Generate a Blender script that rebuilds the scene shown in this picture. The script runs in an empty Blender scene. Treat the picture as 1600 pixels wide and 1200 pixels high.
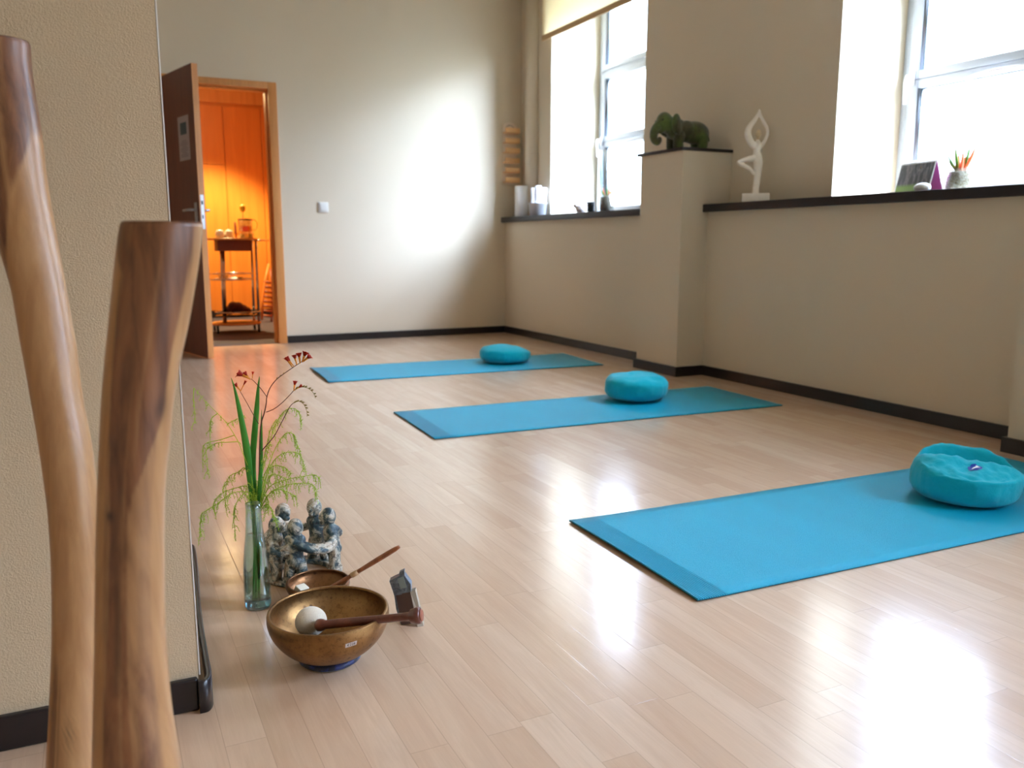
import bpy, bmesh, math, random
from mathutils import Vector, Matrix, noise
random.seed(7)
PI = math.pi
sc = bpy.context.scene
COL = sc.collection

# ------------------------------------------------------------------ camera
H, YAW, PITCH, F = 0.8013, -0.455, 0.1651, 1316.14
fwd = Vector((-math.sin(YAW)*math.cos(PITCH), math.cos(YAW)*math.cos(PITCH), -math.sin(PITCH)))
rgt = Vector((math.cos(YAW), math.sin(YAW), 0))
upv = rgt.cross(fwd)
CAM = Vector((0, 0, H))
def ray(x, y): return fwd + rgt*((x-800)/F) - upv*((y-600)/F)
def P(x, y, D): return CAM + ray(x, y)*D
def on(x, y, ax, v):
    d = ray(x, y); return CAM + d*((v-CAM[ax])/d[ax])
def fl(x, y, z=0.0): return on(x, y, 2, z)
def depth(p): return (Vector(p)-CAM).dot(fwd)
cd = bpy.data.cameras.new('camera'); cam = bpy.data.objects.new('camera', cd); COL.objects.link(cam)
cd.sensor_width = 36; cd.lens = 36*F/1600
cam.location = CAM; cam.rotation_euler = (PI/2-PITCH, 0, YAW)
cd.clip_start = 0.05
cd.dof.use_dof = True; cd.dof.focus_distance = 1.75; cd.dof.aperture_fstop = 5.0
sc.camera = cam

# ------------------------------------------------------------------ tagging
def tag(o, label=None, cat=None, group=None, kind=None):
    if label: o['label'] = label
    if cat: o['category'] = cat
    if group: o['group'] = group
    if kind: o['kind'] = kind
    return o
def thing(name, loc, label, cat, rz=0, group=None):
    o = bpy.data.objects.new(name, None); COL.objects.link(o)
    o.empty_display_size = 0.05
    o.location = loc; o.rotation_euler = (0, 0, rz)
    return tag(o, label, cat, group)
def top(o):
    while o.parent: o = o.parent
    return o

def smooth_path(pts, k=6):
    out = []
    pts = [Vector(p) for p in pts]
    for i in range(len(pts)-1):
        p0 = pts[max(i-1, 0)]; p1 = pts[i]; p2 = pts[i+1]; p3 = pts[min(i+2, len(pts)-1)]
        for j in range(k):
            t = j/k; out.append(.5*((2*p1)+(p2-p0)*t+(2*p0-5*p1+4*p2-p3)*t*t+(3*p1-p0-3*p2+p3)*t**3))
    out.append(pts[-1]); return out

# ------------------------------------------------------------------ mesh builder
class MB:
    def __init__(s): s.v = []; s.f = []; s.sm = []
    def add(s, vs, fs, smooth=True):
        n = len(s.v); s.v += [Vector(v) for v in vs]
        s.f += [tuple(i+n for i in f) for f in fs]; s.sm += [smooth]*len(fs)
        return s
    def box(s, x0, x1, y0, y1, z0, z1, M=None):
        vs = [Vector((x, y, z)) for z in (z0, z1) for (x, y) in ((x0, y0), (x1, y0), (x1, y1), (x0, y1))]
        if M: vs = [M @ v for v in vs]
        return s.add(vs, [(3,2,1,0), (4,5,6,7), (0,1,5,4), (1,2,6,5), (2,3,7,6), (3,0,4,7)], False)
    def bbox(s, x0, x1, y0, y1, z0, z1, b=.004, M=None, seg=2):
        bm = bmesh.new(); bmesh.ops.create_cube(bm, size=1)
        bmesh.ops.scale(bm, vec=(x1-x0, y1-y0, z1-z0), verts=bm.verts)
        bmesh.ops.translate(bm, vec=((x0+x1)/2, (y0+y1)/2, (z0+z1)/2), verts=bm.verts)
        bmesh.ops.bevel(bm, geom=bm.edges[:], offset=b, segments=seg, affect='EDGES', profile=.6)
        return s.bm(bm, M)
    def bm(s, bm, M=None, smooth=True):
        bm.verts.ensure_lookup_table(); bm.verts.index_update()
        vs = [v.co.copy() for v in bm.verts]
        if M: vs = [M @ v for v in vs]
        s.add(vs, [tuple(v.index for v in f.verts) for f in bm.faces], smooth); bm.free(); return s
    def tube(s, pts, rad, n=8, cap=True, flat=None):
        pts = [Vector(p) for p in pts]; k = len(pts)
        if not hasattr(rad, '__len__'): rad = [rad]*k
        vs = []; fs = []; nrm = None
        for i, p in enumerate(pts):
            t = (pts[min(i+1, k-1)]-pts[max(i-1, 0)])
            t = t.normalized() if t.length > 1e-9 else Vector((0, 0, 1))
            if nrm is None:
                a = Vector((0, 0, 1)) if abs(t.z) < .9 else Vector((1, 0, 0))
                nrm = (a-t*a.dot(t)).normalized()
            else:
                nrm = nrm-t*nrm.dot(t); nrm = nrm.normalized() if nrm.length > 1e-6 else t.orthogonal().normalized()
            b = t.cross(nrm)
            for j in range(n):
                a = 2*PI*j/n
                vs.append(p+(nrm*math.cos(a)+b*math.sin(a))*rad[i])
        for i in range(k-1):
            for j in range(n):
                fs.append((i*n+j, i*n+(j+1) % n, (i+1)*n+(j+1) % n, (i+1)*n+j))
        if cap: fs.append(tuple(reversed(range(n)))); fs.append(tuple(range((k-1)*n, k*n)))
        return s.add(vs, fs)
    def lathe(s, prof, c=(0, 0, 0), n=48, M=None, sx=1, sy=1):
        c = Vector(c); vs = []; fs = []; k = len(prof)
        for r, z in prof:
            for j in range(n):
                a = 2*PI*j/n; vs.append(Vector((r*sx*math.cos(a), r*sy*math.sin(a), z)))
        if M: vs = [M @ v for v in vs]
        vs = [v+c for v in vs]
        for i in range(k-1):
            for j in range(n): fs.append((i*n+j, i*n+(j+1) % n, (i+1)*n+(j+1) % n, (i+1)*n+j))
        if prof[0][0] > 1e-5: fs.append(tuple(reversed(range(n))))
        if prof[-1][0] > 1e-5: fs.append(tuple(range((k-1)*n, k*n)))
        return s.add(vs, fs)
    def ball(s, c, r, sx=1, sy=1, sz=1, n=16, M=None):
        m = n//2; pr = [(max(1e-6, r*math.sin(PI*i/m)), -r*math.cos(PI*i/m)) for i in range(m+1)]
        Mx = Matrix.Diagonal((sx, sy, sz, 1))
        if M: Mx = M @ Mx
        return s.lathe(pr, c, n, Mx)
    def cap(s, a, b, ra, rb, n=12):
        a, b = Vector(a), Vector(b); s.ball(a, ra, n=n); s.ball(b, rb, n=n)
        return s.tube([a, b], [ra, rb], n)
    def build(s, name, mat, parent=None, world=True, loc=None, rot=None, remesh=None, smooth=0, bevel=None):
        off = Vector((0, 0, 0))
        if parent and world:
            q = parent
            while q: off += q.location; q = q.parent
        if loc is not None and world: off += Vector(loc)
        me = bpy.data.meshes.new(name)
        me.from_pydata([tuple(v-off) for v in s.v], [], s.f)
        me.polygons.foreach_set('use_smooth', s.sm)
        bm = bmesh.new(); bm.from_mesh(me)
        bmesh.ops.remove_doubles(bm, verts=bm.verts, dist=1e-6)
        bmesh.ops.recalc_face_normals(bm, faces=bm.faces); bm.to_mesh(me); bm.free()
        me.materials.append(mat)
        o = bpy.data.objects.new(name, me); COL.objects.link(o)
        if parent: o.parent = parent
        if loc is not None: o.location = loc
        if rot is not None: o.rotation_euler = rot
        if remesh:
            m = o.modifiers.new('r', 'REMESH'); m.mode = 'VOXEL'; m.voxel_size = remesh; m.use_smooth_shade = True
        if smooth:
            m = o.modifiers.new('s', 'SMOOTH'); m.iterations = smooth; m.factor = .5
        if bevel:
            m = o.modifiers.new('b', 'BEVEL'); m.width = bevel; m.segments = 2; m.limit_method = 'ANGLE'
        return o

# ------------------------------------------------------------------ materials
def srgb(r, g, b):
    f = lambda c: (c/255/12.92) if c/255 <= .04045 else ((c/255+.055)/1.055)**2.4
    return (f(r), f(g), f(b), 1)
class NT:
    def __init__(s, name):
        s.m = bpy.data.materials.new(name); s.m.use_nodes = True; s.t = s.m.node_tree
        s.t.nodes.clear(); s.out = s.n('ShaderNodeOutputMaterial'); s.p = s.n('ShaderNodeBsdfPrincipled')
        s.l(s.p.outputs[0], s.out.inputs[0])
    def n(s, k, **kw):
        x = s.t.nodes.new(k)
        for a, b in kw.items(): setattr(x, a, b)
        return x
    def l(s, a, b): s.t.links.new(a, b)
    def set(s, **kw):
        for k, v in kw.items():
            k = {'base': 'Base Color', 'rough': 'Roughness', 'metal': 'Metallic', 'spec': 'Specular IOR Level', 'sheen': 'Sheen Weight',
                 'coat': 'Coat Weight', 'coatr': 'Coat Roughness', 'trans': 'Transmission Weight', 'ior': 'IOR', 'sss': 'Subsurface Weight'}.get(k, k)
            s.inp(s.p.inputs[k], v)
        return s
    def inp(s, sock, v):
        if isinstance(v, bpy.types.NodeSocket): s.l(v, sock)
        else: sock.default_value = v
    def math(s, op, a, b=0.0, c=None, clamp=False):
        x = s.n('ShaderNodeMath', operation=op, use_clamp=clamp); s.inp(x.inputs[0], a); s.inp(x.inputs[1], b)
        if c is not None: s.inp(x.inputs[2], c)
        return x.outputs[0]
    def mix(s, f, a, b, mode='MIX'):
        x = s.n('ShaderNodeMix', data_type='RGBA', blend_type=mode); s.inp(x.inputs[0], f); s.inp(x.inputs[6], a); s.inp(x.inputs[7], b)
        return x.outputs[2]
    def obj(s, scale=(1, 1, 1), rot=(0, 0, 0), coord='Object'):
        c = s.n('ShaderNodeTexCoord'); m = s.n('ShaderNodeMapping'); s.l(c.outputs[coord], m.inputs[0])
        m.inputs['Scale'].default_value = scale; m.inputs['Rotation'].default_value = rot
        return m.outputs[0]
    def noise(s, vec, scale, det=3, rough=.5, dist=0):
        x = s.n('ShaderNodeTexNoise'); s.l(vec, x.inputs['Vector'])
        x.inputs['Scale'].default_value = scale; x.inputs['Detail'].default_value = det
        x.inputs['Roughness'].default_value = rough; x.inputs['Distortion'].default_value = dist
        return x.outputs['Fac']
    def ramp(s, fac, stops, interp='LINEAR'):
        x = s.n('ShaderNodeValToRGB'); s.l(fac, x.inputs[0]); cr = x.color_ramp; cr.interpolation = interp
        while len(cr.elements) < len(stops): cr.elements.new(.5)
        for e, (p, c) in zip(cr.elements, stops):
            e.position = p; e.color = c if hasattr(c, '__len__') else (c, c, c, 1)
        return x.outputs[0]
    def xyz(s, vec):
        x = s.n('ShaderNodeSeparateXYZ'); s.l(vec, x.inputs[0]); return x.outputs
    def comb(s, x=0.0, y=0.0, z=0.0):
        c = s.n('ShaderNodeCombineXYZ'); s.inp(c.inputs[0], x); s.inp(c.inputs[1], y); s.inp(c.inputs[2], z); return c.outputs[0]
    def bump(s, h, strength=.3, dist=.01):
        x = s.n('ShaderNodeBump'); s.l(h, x.inputs['Height']); x.inputs['Strength'].default_value = strength
        x.inputs['Distance'].default_value = dist; s.l(x.outputs[0], s.p.inputs['Normal']); return s
def plain(name, c, rough=.5, metal=0, **kw):
    t = NT(name); v = t.obj(); n = t.noise(v, 9, 2)
    c = srgb(*c); d = tuple(x*.86 for x in c[:3])+(1,)
    t.set(base=t.mix(n, d, c), rough=rough, metal=metal, **kw); return t.m

def m_wall(name, c, bs=.25, sc_=260, sp=.3):
    t = NT(name); v = t.obj(); n = t.noise(v, sc_, 3, .6); n2 = t.noise(v, 1.3, 3)
    c = srgb(*c); d = tuple(x*.95 for x in c[:3])+(1,)
    t.set(base=t.mix(n2, d, c), rough=.75, spec=sp); t.bump(n, bs, .0035); return t.m
WALL = m_wall('painted_wallpaper', (220, 207, 184))
COLWALL = m_wall('coarse_woodchip_paint', (208, 186, 152), .5, 330)
CEIL = m_wall('ceiling_paint', (232, 228, 220), .1)
WHITE_EDGE = plain('white_edge_paint', (232, 228, 218), .5)

def m_floor():
    t = NT('beech_strip_parquet'); v = t.obj(); o = t.xyz(v); x, y = o[0], o[1]
    W, L = .0655, .52
    row_f = t.math('DIVIDE', x, W); row = t.math('FLOOR', row_f)
    wn = t.n('ShaderNodeTexWhiteNoise', noise_dimensions='1D'); t.l(row, wn.inputs['W'])
    yf = t.math('ADD', t.math('DIVIDE', y, L), t.math('MULTIPLY', wn.outputs[0], 7.3)); idx = t.math('FLOOR', yf)
    w2 = t.n('ShaderNodeTexWhiteNoise', noise_dimensions='2D'); t.l(t.comb(row, idx, 0.0), w2.inputs['Vector'])
    r = w2.outputs[0]
    base = t.ramp(r, [(0, srgb(216, 180, 147)), (.3, srgb(222, 187, 154)), (.7, srgb(226, 192, 160)), (1, srgb(230, 199, 168))])
    gv = t.comb(t.math('MULTIPLY', x, 26.0), t.math('ADD', t.math('MULTIPLY', y, 2.2), t.math('MULTIPLY', r, 40.0)), t.math('MULTIPLY', r, 17.0))
    g = t.noise(gv, 1.0, 5, .62, .9)
    g2 = t.noise(t.comb(t.math('MULTIPLY', x, 300.0), t.math('MULTIPLY', y, 14.0), r), 1.0, 2)
    base = t.mix(t.ramp(g, [(.38, .27), (.6, .0)]), base, srgb(188, 140, 104))
    base = t.mix(t.ramp(g2, [(.4, .09), (.7, .0)]), base, srgb(180, 140, 110))
    fx = t.math('FRACT', row_f); ex = t.math('MULTIPLY', t.math('MINIMUM', fx, t.math('SUBTRACT', 1.0, fx)), W)
    fy = t.math('FRACT', yf); ey = t.math('MULTIPLY', t.math('MINIMUM', fy, t.math('SUBTRACT', 1.0, fy)), L)
    e = t.math('MINIMUM', ex, ey)
    seam = t.math('SUBTRACT', 1.0, t.math('DIVIDE', e, .0011, clamp=True), clamp=True)
    base = t.mix(t.math('MULTIPLY', seam, .42), base, srgb(150, 105, 75))
    sc1 = t.noise(t.comb(t.math('MULTIPLY', x, 8.0), t.math('MULTIPLY', y, 8.0), 0.0), 1.0, 6, .7, 1.5)
    rough = t.math('ADD', .10, t.math('MULTIPLY', sc1, .14))
    t.set(base=base, rough=.5, coat=1.0, coatr=rough, spec=.5)
    t.p.inputs['Coat IOR'].default_value = 1.55
    wav = t.math('ADD', t.math('MULTIPLY', t.noise(v, 16, 3), .6), t.math('MULTIPLY', seam, -.25))
    t.bump(wav, .10, .004)
    b = [n for n in t.t.nodes if n.type == 'BUMP'][0]; t.l(b.outputs[0], t.p.inputs['Coat Normal'])
    return t.m
FLOOR = m_floor()

def m_wood(name, c0, c1, stretch=(30, 30, 2), rough=.45, coat=0, dist=.6):
    t = NT(name); v = t.obj(stretch); n = t.noise(v, 1.0, 5, .6, dist); n2 = t.noise(v, 6.0, 2)
    c = t.mix(t.ramp(n, [(.3, 0), (.72, 1)]), srgb(*c0), srgb(*c1)); c = t.mix(t.math('MULTIPLY', n2, .25), c, srgb(*c0))
    t.set(base=c, rough=rough, coat=coat, coatr=.2); t.bump(n2, .08, .002); return t.m
BLACKTRIM = m_wood('dark_stained_wood', (14, 10, 14), (26, 19, 24), (3, 3, 30), .32, .3)
DARKSILL = m_wood('dark_sill_lacquer', (18, 12, 16), (30, 22, 26), (20, 2, 20), .42, .0)
DOORWOOD = m_wood('reddish_beech_veneer', (92, 42, 26), (116, 56, 34), (22, 22, 1.4), .5, .1)
FRAMEWOOD = m_wood('beech_frame_veneer', (196, 128, 66), (218, 152, 84), (22, 22, 1.4), .45, .1)
PANELWOOD = m_wood('orange_wardrobe_veneer', (204, 120, 46), (220, 138, 58), (20, 20, 1.2), .4, .1)
PINE = m_wood('pale_pine', (230, 178, 118), (246, 206, 152), (6, 30, 30), .45)
WHITEPVC = plain('white_window_plastic', (196, 204, 214), .3)
CHROME = plain('chrome', (205, 205, 208), .14, 1)
STEEL = plain('brushed_steel', (190, 190, 195), .3, 1)
WHITE = plain('white_glaze', (240, 240, 240), .3)
PLASTIC = plain('switch_plastic', (236, 234, 228), .35)

def m_glass(name, tint=(1, 1, 1, 1), rough=0, ior=1.45):
    t = NT(name); t.set(base=tint, rough=rough, trans=1.0, ior=ior); return t.m
def m_pane():
    t = NT('window_glass'); tr = t.n('ShaderNodeBsdfTransparent'); gl = t.n('ShaderNodeBsdfGlossy'); lw = t.n('ShaderNodeLayerWeight'); mx = t.n('ShaderNodeMixShader')
    tr.inputs[0].default_value = (.97, .99, .985, 1); gl.inputs['Roughness'].default_value = .01; lw.inputs[0].default_value = .5
    t.l(t.math('MULTIPLY_ADD', t.math('POWER', lw.outputs[1], 5.0), .5, .02), mx.inputs[0]); t.l(tr.outputs[0], mx.inputs[1]); t.l(gl.outputs[0], mx.inputs[2]); t.l(mx.outputs[0], t.out.inputs[0]); return t.m
PANE = m_pane()
def m_clear(name, tint, strength=.12):
    # thin clear glassware seen through, with surface reflections
    t = NT(name); tr = t.n('ShaderNodeBsdfTransparent'); gl = t.n('ShaderNodeBsdfGlossy'); lw = t.n('ShaderNodeLayerWeight'); mx = t.n('ShaderNodeMixShader')
    tr.inputs[0].default_value = tint; gl.inputs['Roughness'].default_value = .05; lw.inputs[0].default_value = .35
    t.l(t.math('ADD', t.math('MULTIPLY', lw.outputs[1], .6), strength*.5, clamp=True), mx.inputs[0])
    t.l(tr.outputs[0], mx.inputs[1]); t.l(gl.outputs[0], mx.inputs[2]); t.l(mx.outputs[0], t.out.inputs[0]); return t.m
CLEAR = m_clear('thin_clear_glass', (.9, .93, .93, 1))

def m_mat():
    t = NT('turquoise_foam_mat'); v = t.obj(); o = t.xyz(v); x = o[0]
    wv = t.n('ShaderNodeTexVoronoi'); t.l(v, wv.inputs['Vector']); wv.inputs['Scale'].default_value = 420
    n2 = t.noise(v, 330, 2); n3 = t.noise(t.obj((9, 1.2, 1)), 1.0, 3)
    end = t.math('MINIMUM', x, t.math('SUBTRACT', 1.83, x))
    m = t.math('LESS_THAN', end, .085)
    rib = t.math('SINE', t.math('MULTIPLY', x, 2*PI/.0065))
    hgt = t.math('ADD', t.math('MULTIPLY', t.math('SUBTRACT', 1.0, m), t.math('ADD', n2, wv.outputs[0])), t.math('MULTIPLY', m, rib))
    c = t.mix(n3, srgb(0, 164, 198), srgb(0, 182, 214))
    c = t.mix(t.math('MULTIPLY', m, t.math('MULTIPLY_ADD', rib, .25, .25)), c, srgb(0, 110, 155))
    t.set(base=c, rough=.40, spec=.5); t.bump(hgt, .8, .0018); return t.m
MAT = m_mat()
MATUNDER = plain('dark_mat_underside', (20, 60, 72), .8)
def m_fabric(name, c0, c1, sc_=700, bump=.25, sheen=.2):
    t = NT(name); v = t.obj(); n = t.noise(v, sc_, 2); n2 = t.noise(v, 22, 4, .6, 1.2); n3 = t.noise(v, 60, 3, .6, .6)
    t.set(base=t.mix(n2, srgb(*c0), srgb(*c1)), rough=.85, sheen=sheen, spec=.2)
    t.bump(t.math('ADD', t.math('ADD', n2, t.math('MULTIPLY', n3, .5)), t.math('MULTIPLY', n, .12)), bump, .012); return t.m
CUSHION = m_fabric('turquoise_cotton', (0, 172, 190), (4, 188, 206))

def struct(name, mb, mat, parent=None, **kw):
    o = mb.build(name, mat, parent, **kw)
    if not parent: o['kind'] = 'structure'
    return o

# ================================================================== THE ROOM
XR, XU, XO, XP = 3.333, 3.5, 4.12, 3.1345       # half wall face, upper wall face, outside face, pillar face
YB, ZC = 6.952, 3.15
ZS, ST = 1.033, .045                             # sill top, sill thickness
WZ1 = 2.86                                       # window head
WINS = [(5.06, 6.41), (1.99, 3.33), (-1.08, .26), (-4.15, -2.81)]
YS, XL = -4.5, -2.2
PILS = [(4.127, 4.553), (1.57, 2.0237)]

struct('floor', MB().box(XL-.1, XO, YS-.1, YB, -.1, 0), FLOOR)
struct('ceiling', MB().box(XL-.1, XO, YS-.1, YB+.12, ZC, ZC+.1), CEIL)
struct('wall_left', MB().box(XL-.1, XL, YS-.1, YB, 0, ZC), WALL)
struct('wall_front', MB().box(XL, XO, YS-.1, YS, 0, ZC), WALL)

# window wall: thick upper wall with three openings on a thicker half-height wall
m = MB()
m.box(XR, XO, YS, YB, 0, ZS-ST)
ys = YS
for (a, b) in sorted(WINS):
    m.box(XU, XO, ys, a, ZS-ST, ZC); m.box(XU, XO, a, b, WZ1, ZC)
    m.box(XU, XO, a, b, ZS-ST, ZS-.002)
    ys = b
m.box(XU, XO, ys, YB, ZS-ST, ZC)
struct('wall_right', m, WALL)
for (a, b) in PILS:
    struct('wall_right_pillar', MB().box(XP, XU, a, b, 0, 1.3415), WALL)
    struct('trim_1', MB().bbox(XP-.012, XU, a-.008, b+.03, 1.3415, 1.3595, .002), DARKSILL)
# sill boards between the pillars, running on into the window reveals
segs = [(YS, PILS[1][0]), (PILS[1][1], PILS[0][0]), (PILS[0][1], YB)]
for (a, b) in segs:
    m = MB().bbox(XR-.042, XU, a, b, ZS-ST, ZS, .003)
    for (c, d) in WINS:
        if a < c and d <= b: m.box(XU-.002, XO-.14, c, d, ZS-.02, ZS-.001)
    struct('trim_2', m, DARKSILL)

# back wall with the doorway
DX0, DX1, DZ = .47, 1.292, 1.982                # doorway clear opening
m = MB()
m.box(XL, DX0-.03, YB, YB+.12, 0, ZC); m.box(DX1+.03, XO, YB, YB+.12, 0, ZC)
m.box(DX0-.03, DX1+.03, YB, YB+.12, DZ+.03, ZC)
struct('wall_back', m, WALL)
# door lining and casing
fr = MB()
W = .066
fr.bbox(DX1, DX1+W, YB-.014, YB+.002, 0, DZ+.052, .003)
fr.bbox(DX0-W, DX0, YB-.014, YB+.002, 0, DZ+.052, .003)
fr.bbox(DX0+.0005, DX1-.0005, YB-.014, YB+.002, DZ, DZ+.052, .003)
fr.box(DX1, DX1+.03, YB+.002, YB+.13, 0, DZ+.03); fr.box(DX0-.03, DX0, YB+.002, YB+.13, 0, DZ+.03)
fr.box(DX0, DX1, YB+.002, YB+.13, DZ, DZ+.03)
fr.box(DX1-.012, DX1, YB+.05, YB+.13, 0, DZ-.012); fr.box(DX0, DX1, YB+.05, YB+.13, DZ-.012, DZ)
struct('door_frame', fr, FRAMEWOOD)
# open door leaf: hinge at DX0, free edge swung into the room
hx, hy = DX0+.012, YB-.02
ex, ey = .662, 6.205
L = math.hypot(ex-hx, ey-hy); ang = math.atan2(ey-hy, ex-hx)
dl = bpy.data.objects.new('door_1', None); COL.objects.link(dl); dl.location = (hx, hy, 0); dl.rotation_euler = (0, 0, ang); dl['kind'] = 'structure'
TH = .042
MB().box(0, L-.001, 0, TH, .008, 1.985).build('door_leaf', DOORWOOD, dl, world=False)
MB().box(L-.001, L+.001, .001, TH-.001, .008, 1.985).build('door_edge', FRAMEWOOD, dl, world=False)
hz = 1.03
lk = MB().box(L+.001, L+.0025, .010, TH-.010, hz-.13, hz+.1)
lk.build('lock_plate', plain('zinc_plate', (220, 220, 224), .4, .6), dl, world=False)
DK = plain('dark_slot', (20, 18, 18), .6)
MB().box(L+.0024, L+.004, .014, TH-.016, hz+.035, hz+.06).box(L+.0024, L+.004, .016, TH-.018, hz-.06, hz-.035).build('lock_slot', DK, dl, world=False)
for s, y0 in ((-1, 0), (1, TH)):
    h = MB().tube([(L-.06, y0, hz), (L-.06, y0+s*.045, hz), (L-.075, y0+s*.05, hz), (L-.17, y0+s*.05, hz-.002)], [.009, .009, .009, .008], 10)
    h.bbox(L-.08, L-.04, min(y0, y0+s*.006), max(y0, y0+s*.006), hz-.12, hz+.05, .002)
    h.build('door_handle', STEEL, dl, world=False)

# the little tea room behind the door
TY = 9.72
struct('floor_hallway', MB().box(-.6, 2.3, YB+.001, TY+.1, -.1, -.002), plain('dark_carpet', (66, 58, 74), .9))
struct('ceiling_hallway', MB().box(-.6, 2.3, YB+.12, TY+.1, 2.5, 2.6), CEIL)
struct('wall_hallway', MB().box(-.6, 2.3, TY+.03, TY+.1, 0, 2.5).box(-.62, -.52, YB+.12, TY+.03, 0, 2.5), WALL)
struct('wall_hallway_right', MB().box(1.84, 1.9, YB+.13, TY+.03, 0, 2.5), PANELWOOD)
def px_on_back(x): return on(x, 300, 1, TY)[0]
wr = thing('fitted_wardrobe', (1.2, TY, 0), 'tall orange wood wardrobe with flush doors seen through the open doorway', 'wardrobe')
xs = [-.5, px_on_back(349)-.62, px_on_back(354), px_on_back(412), 1.835]
dz = on(345, 166, 1, TY)[2]
MB().box(-.5, 1.84, TY+.0, TY+.028, .0, 2.46).build('carcass', PANELWOOD, wr)
for i in range(4):
    if i in (0, 1, 2):
        zc = on(330, 257, 1, TY)[2]
        if i == 1:
            MB().box(xs[i]+.003, xs[i+1]-.003, TY-.02, TY, .08, zc-.003).build('door', PANELWOOD, wr, bevel=.002)
            MB().box(xs[i]+.003, xs[i+1]-.003, TY-.02, TY, zc+.003, dz).build('door', PANELWOOD, wr, bevel=.002)
        else:
            MB().box(xs[i]+.003, xs[i+1]-.003, TY-.02, TY, .08, dz).build('door', PANELWOOD, wr, bevel=.002)
    else:
        MB().box(xs[i]+.003, xs[i+1]-.003, TY-.02, TY, .08, dz).build('side_panel', PANELWOOD, wr, bevel=.002)
MB().box(-.5, 1.835, TY-.035, TY, dz+.03, dz+.19).build('cornice', FRAMEWOOD, wr)
MB().box(-.5, 1.835, TY-.01, TY, 0, .08).build('plinth', DARKSILL, wr)
hp = on(366, 350, 1, TY-.02); hq = on(368.5, 362, 1, TY-.02)
MB().bbox(hp[0]-.004, hp[0]+.016, TY-.045, TY-.02, hq[2]-.02, hp[2]+.02, .003).build('handle', DOORWOOD, wr)

# left partition seen edge on
CROT = -.03
cc = Vector((.1105, 1.466, 0))
M = Matrix.Translation(cc) @ Matrix.Rotation(CROT, 4, 'Z')
struct('wall_partition', MB().box(-1.9, -.0015, 0, .69, 0, ZC, M), COLWALL)
struct('trim_3', MB().bbox(-.0008, .0015, -.0008, .006, .06, ZC, .0004, M), WHITE_EDGE)
def skirt_path(pts, t, h, name, M=None, round_end=None):
    m = MB()
    n = len(pts)
    for i in range(n-1):
        a, b = Vector(pts[i]), Vector(pts[i+1]); d = (b-a).normalized(); nn = Vector((d.y, -d.x))
        off = lambda p, e: p + nn*t
        e0 = t if i > 0 else 0; e1 = 0
        q = [a, b, b+nn*t, a+nn*t]
        m.add([(p.x, p.y, z) for z in (.0008, h) for p in q], [(3,2,1,0), (4,5,6,7), (0,1,5,4), (1,2,6,5), (2,3,7,6), (3,0,4,7)], False)
    if M: m.v = [M @ v for v in m.v]
    return struct(name, m, BLACKTRIM, bevel=.003)
BH, BT = .0595, .015
# partition skirting with the loose flared return along its side
m = MB(); m.box(-1.9, -.004, -.013, -.0005, .0008, BH, M)
struct('baseboard_partition', m, BLACKTRIM, bevel=.003)
sk = [(313, 1116), (325, 1113), (332, 1106), (333.5, 1096), (330, 1078), (326, 1055), (322, 1030), (317.5, 995), (315, 965), (312.5, 930), (309.5, 900), (306.5, 888), (303, 885)]
sk = smooth_path([fl(x, y) for x, y in sk], 4)
m = MB(); vs = []; fs = []
for i, p in enumerate(sk):
    t_ = (sk[min(i+1, len(sk)-1)]-sk[max(i-1, 0)]).normalized(); nn = Vector((-t_.y, t_.x, 0))*.008
    vs += [p+Vector((0, 0, .001)), p+Vector((0, 0, BH-.001)), p+nn*.3+Vector((0, 0, BH+.0005)), p+nn+Vector((0, 0, BH)), p+nn+Vector((0, 0, .001))]
for i in range(len(sk)-1):
    for j in range(5): fs.append((i*5+j, i*5+(j+1) % 5, i*5+5+(j+1) % 5, i*5+5+j))
fs += [(0, 1, 2, 3, 4), tuple(len(vs)-5+k for k in (4, 3, 2, 1, 0))]
m.add(vs, fs, True); struct('baseboard_partition_side', m, BLACKTRIM)

m = MB().box(DX1+W+.002, XR-BT, YB-BT, YB, .0008, BH).box(XL, DX0-W-.002, YB-BT, YB, .0008, BH)
struct('baseboard_back', m, BLACKTRIM, bevel=.003)
m = MB(); yprev = YS
for (a, b) in sorted(PILS):
    m.box(XR-BT, XR, yprev, a-BT, .0008, BH)
    m.box(XP-BT, XR, a-BT, a, .0008, BH); m.box(XP-BT, XP, a, b, .0008, BH); m.box(XP-BT, XR, b, b+BT, .0008, BH)
    yprev = b+BT
m.box(XR-BT, XR, yprev, YB, .0008, BH)
struct('baseboard_right', m, BLACKTRIM)

# boxed heating pipe in the corner above the sill
struct('trim_4', MB().tube([(3.475, 6.70, ZS+.001), (3.475, 6.70, ZC)], .062, 32), WALL)

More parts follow.
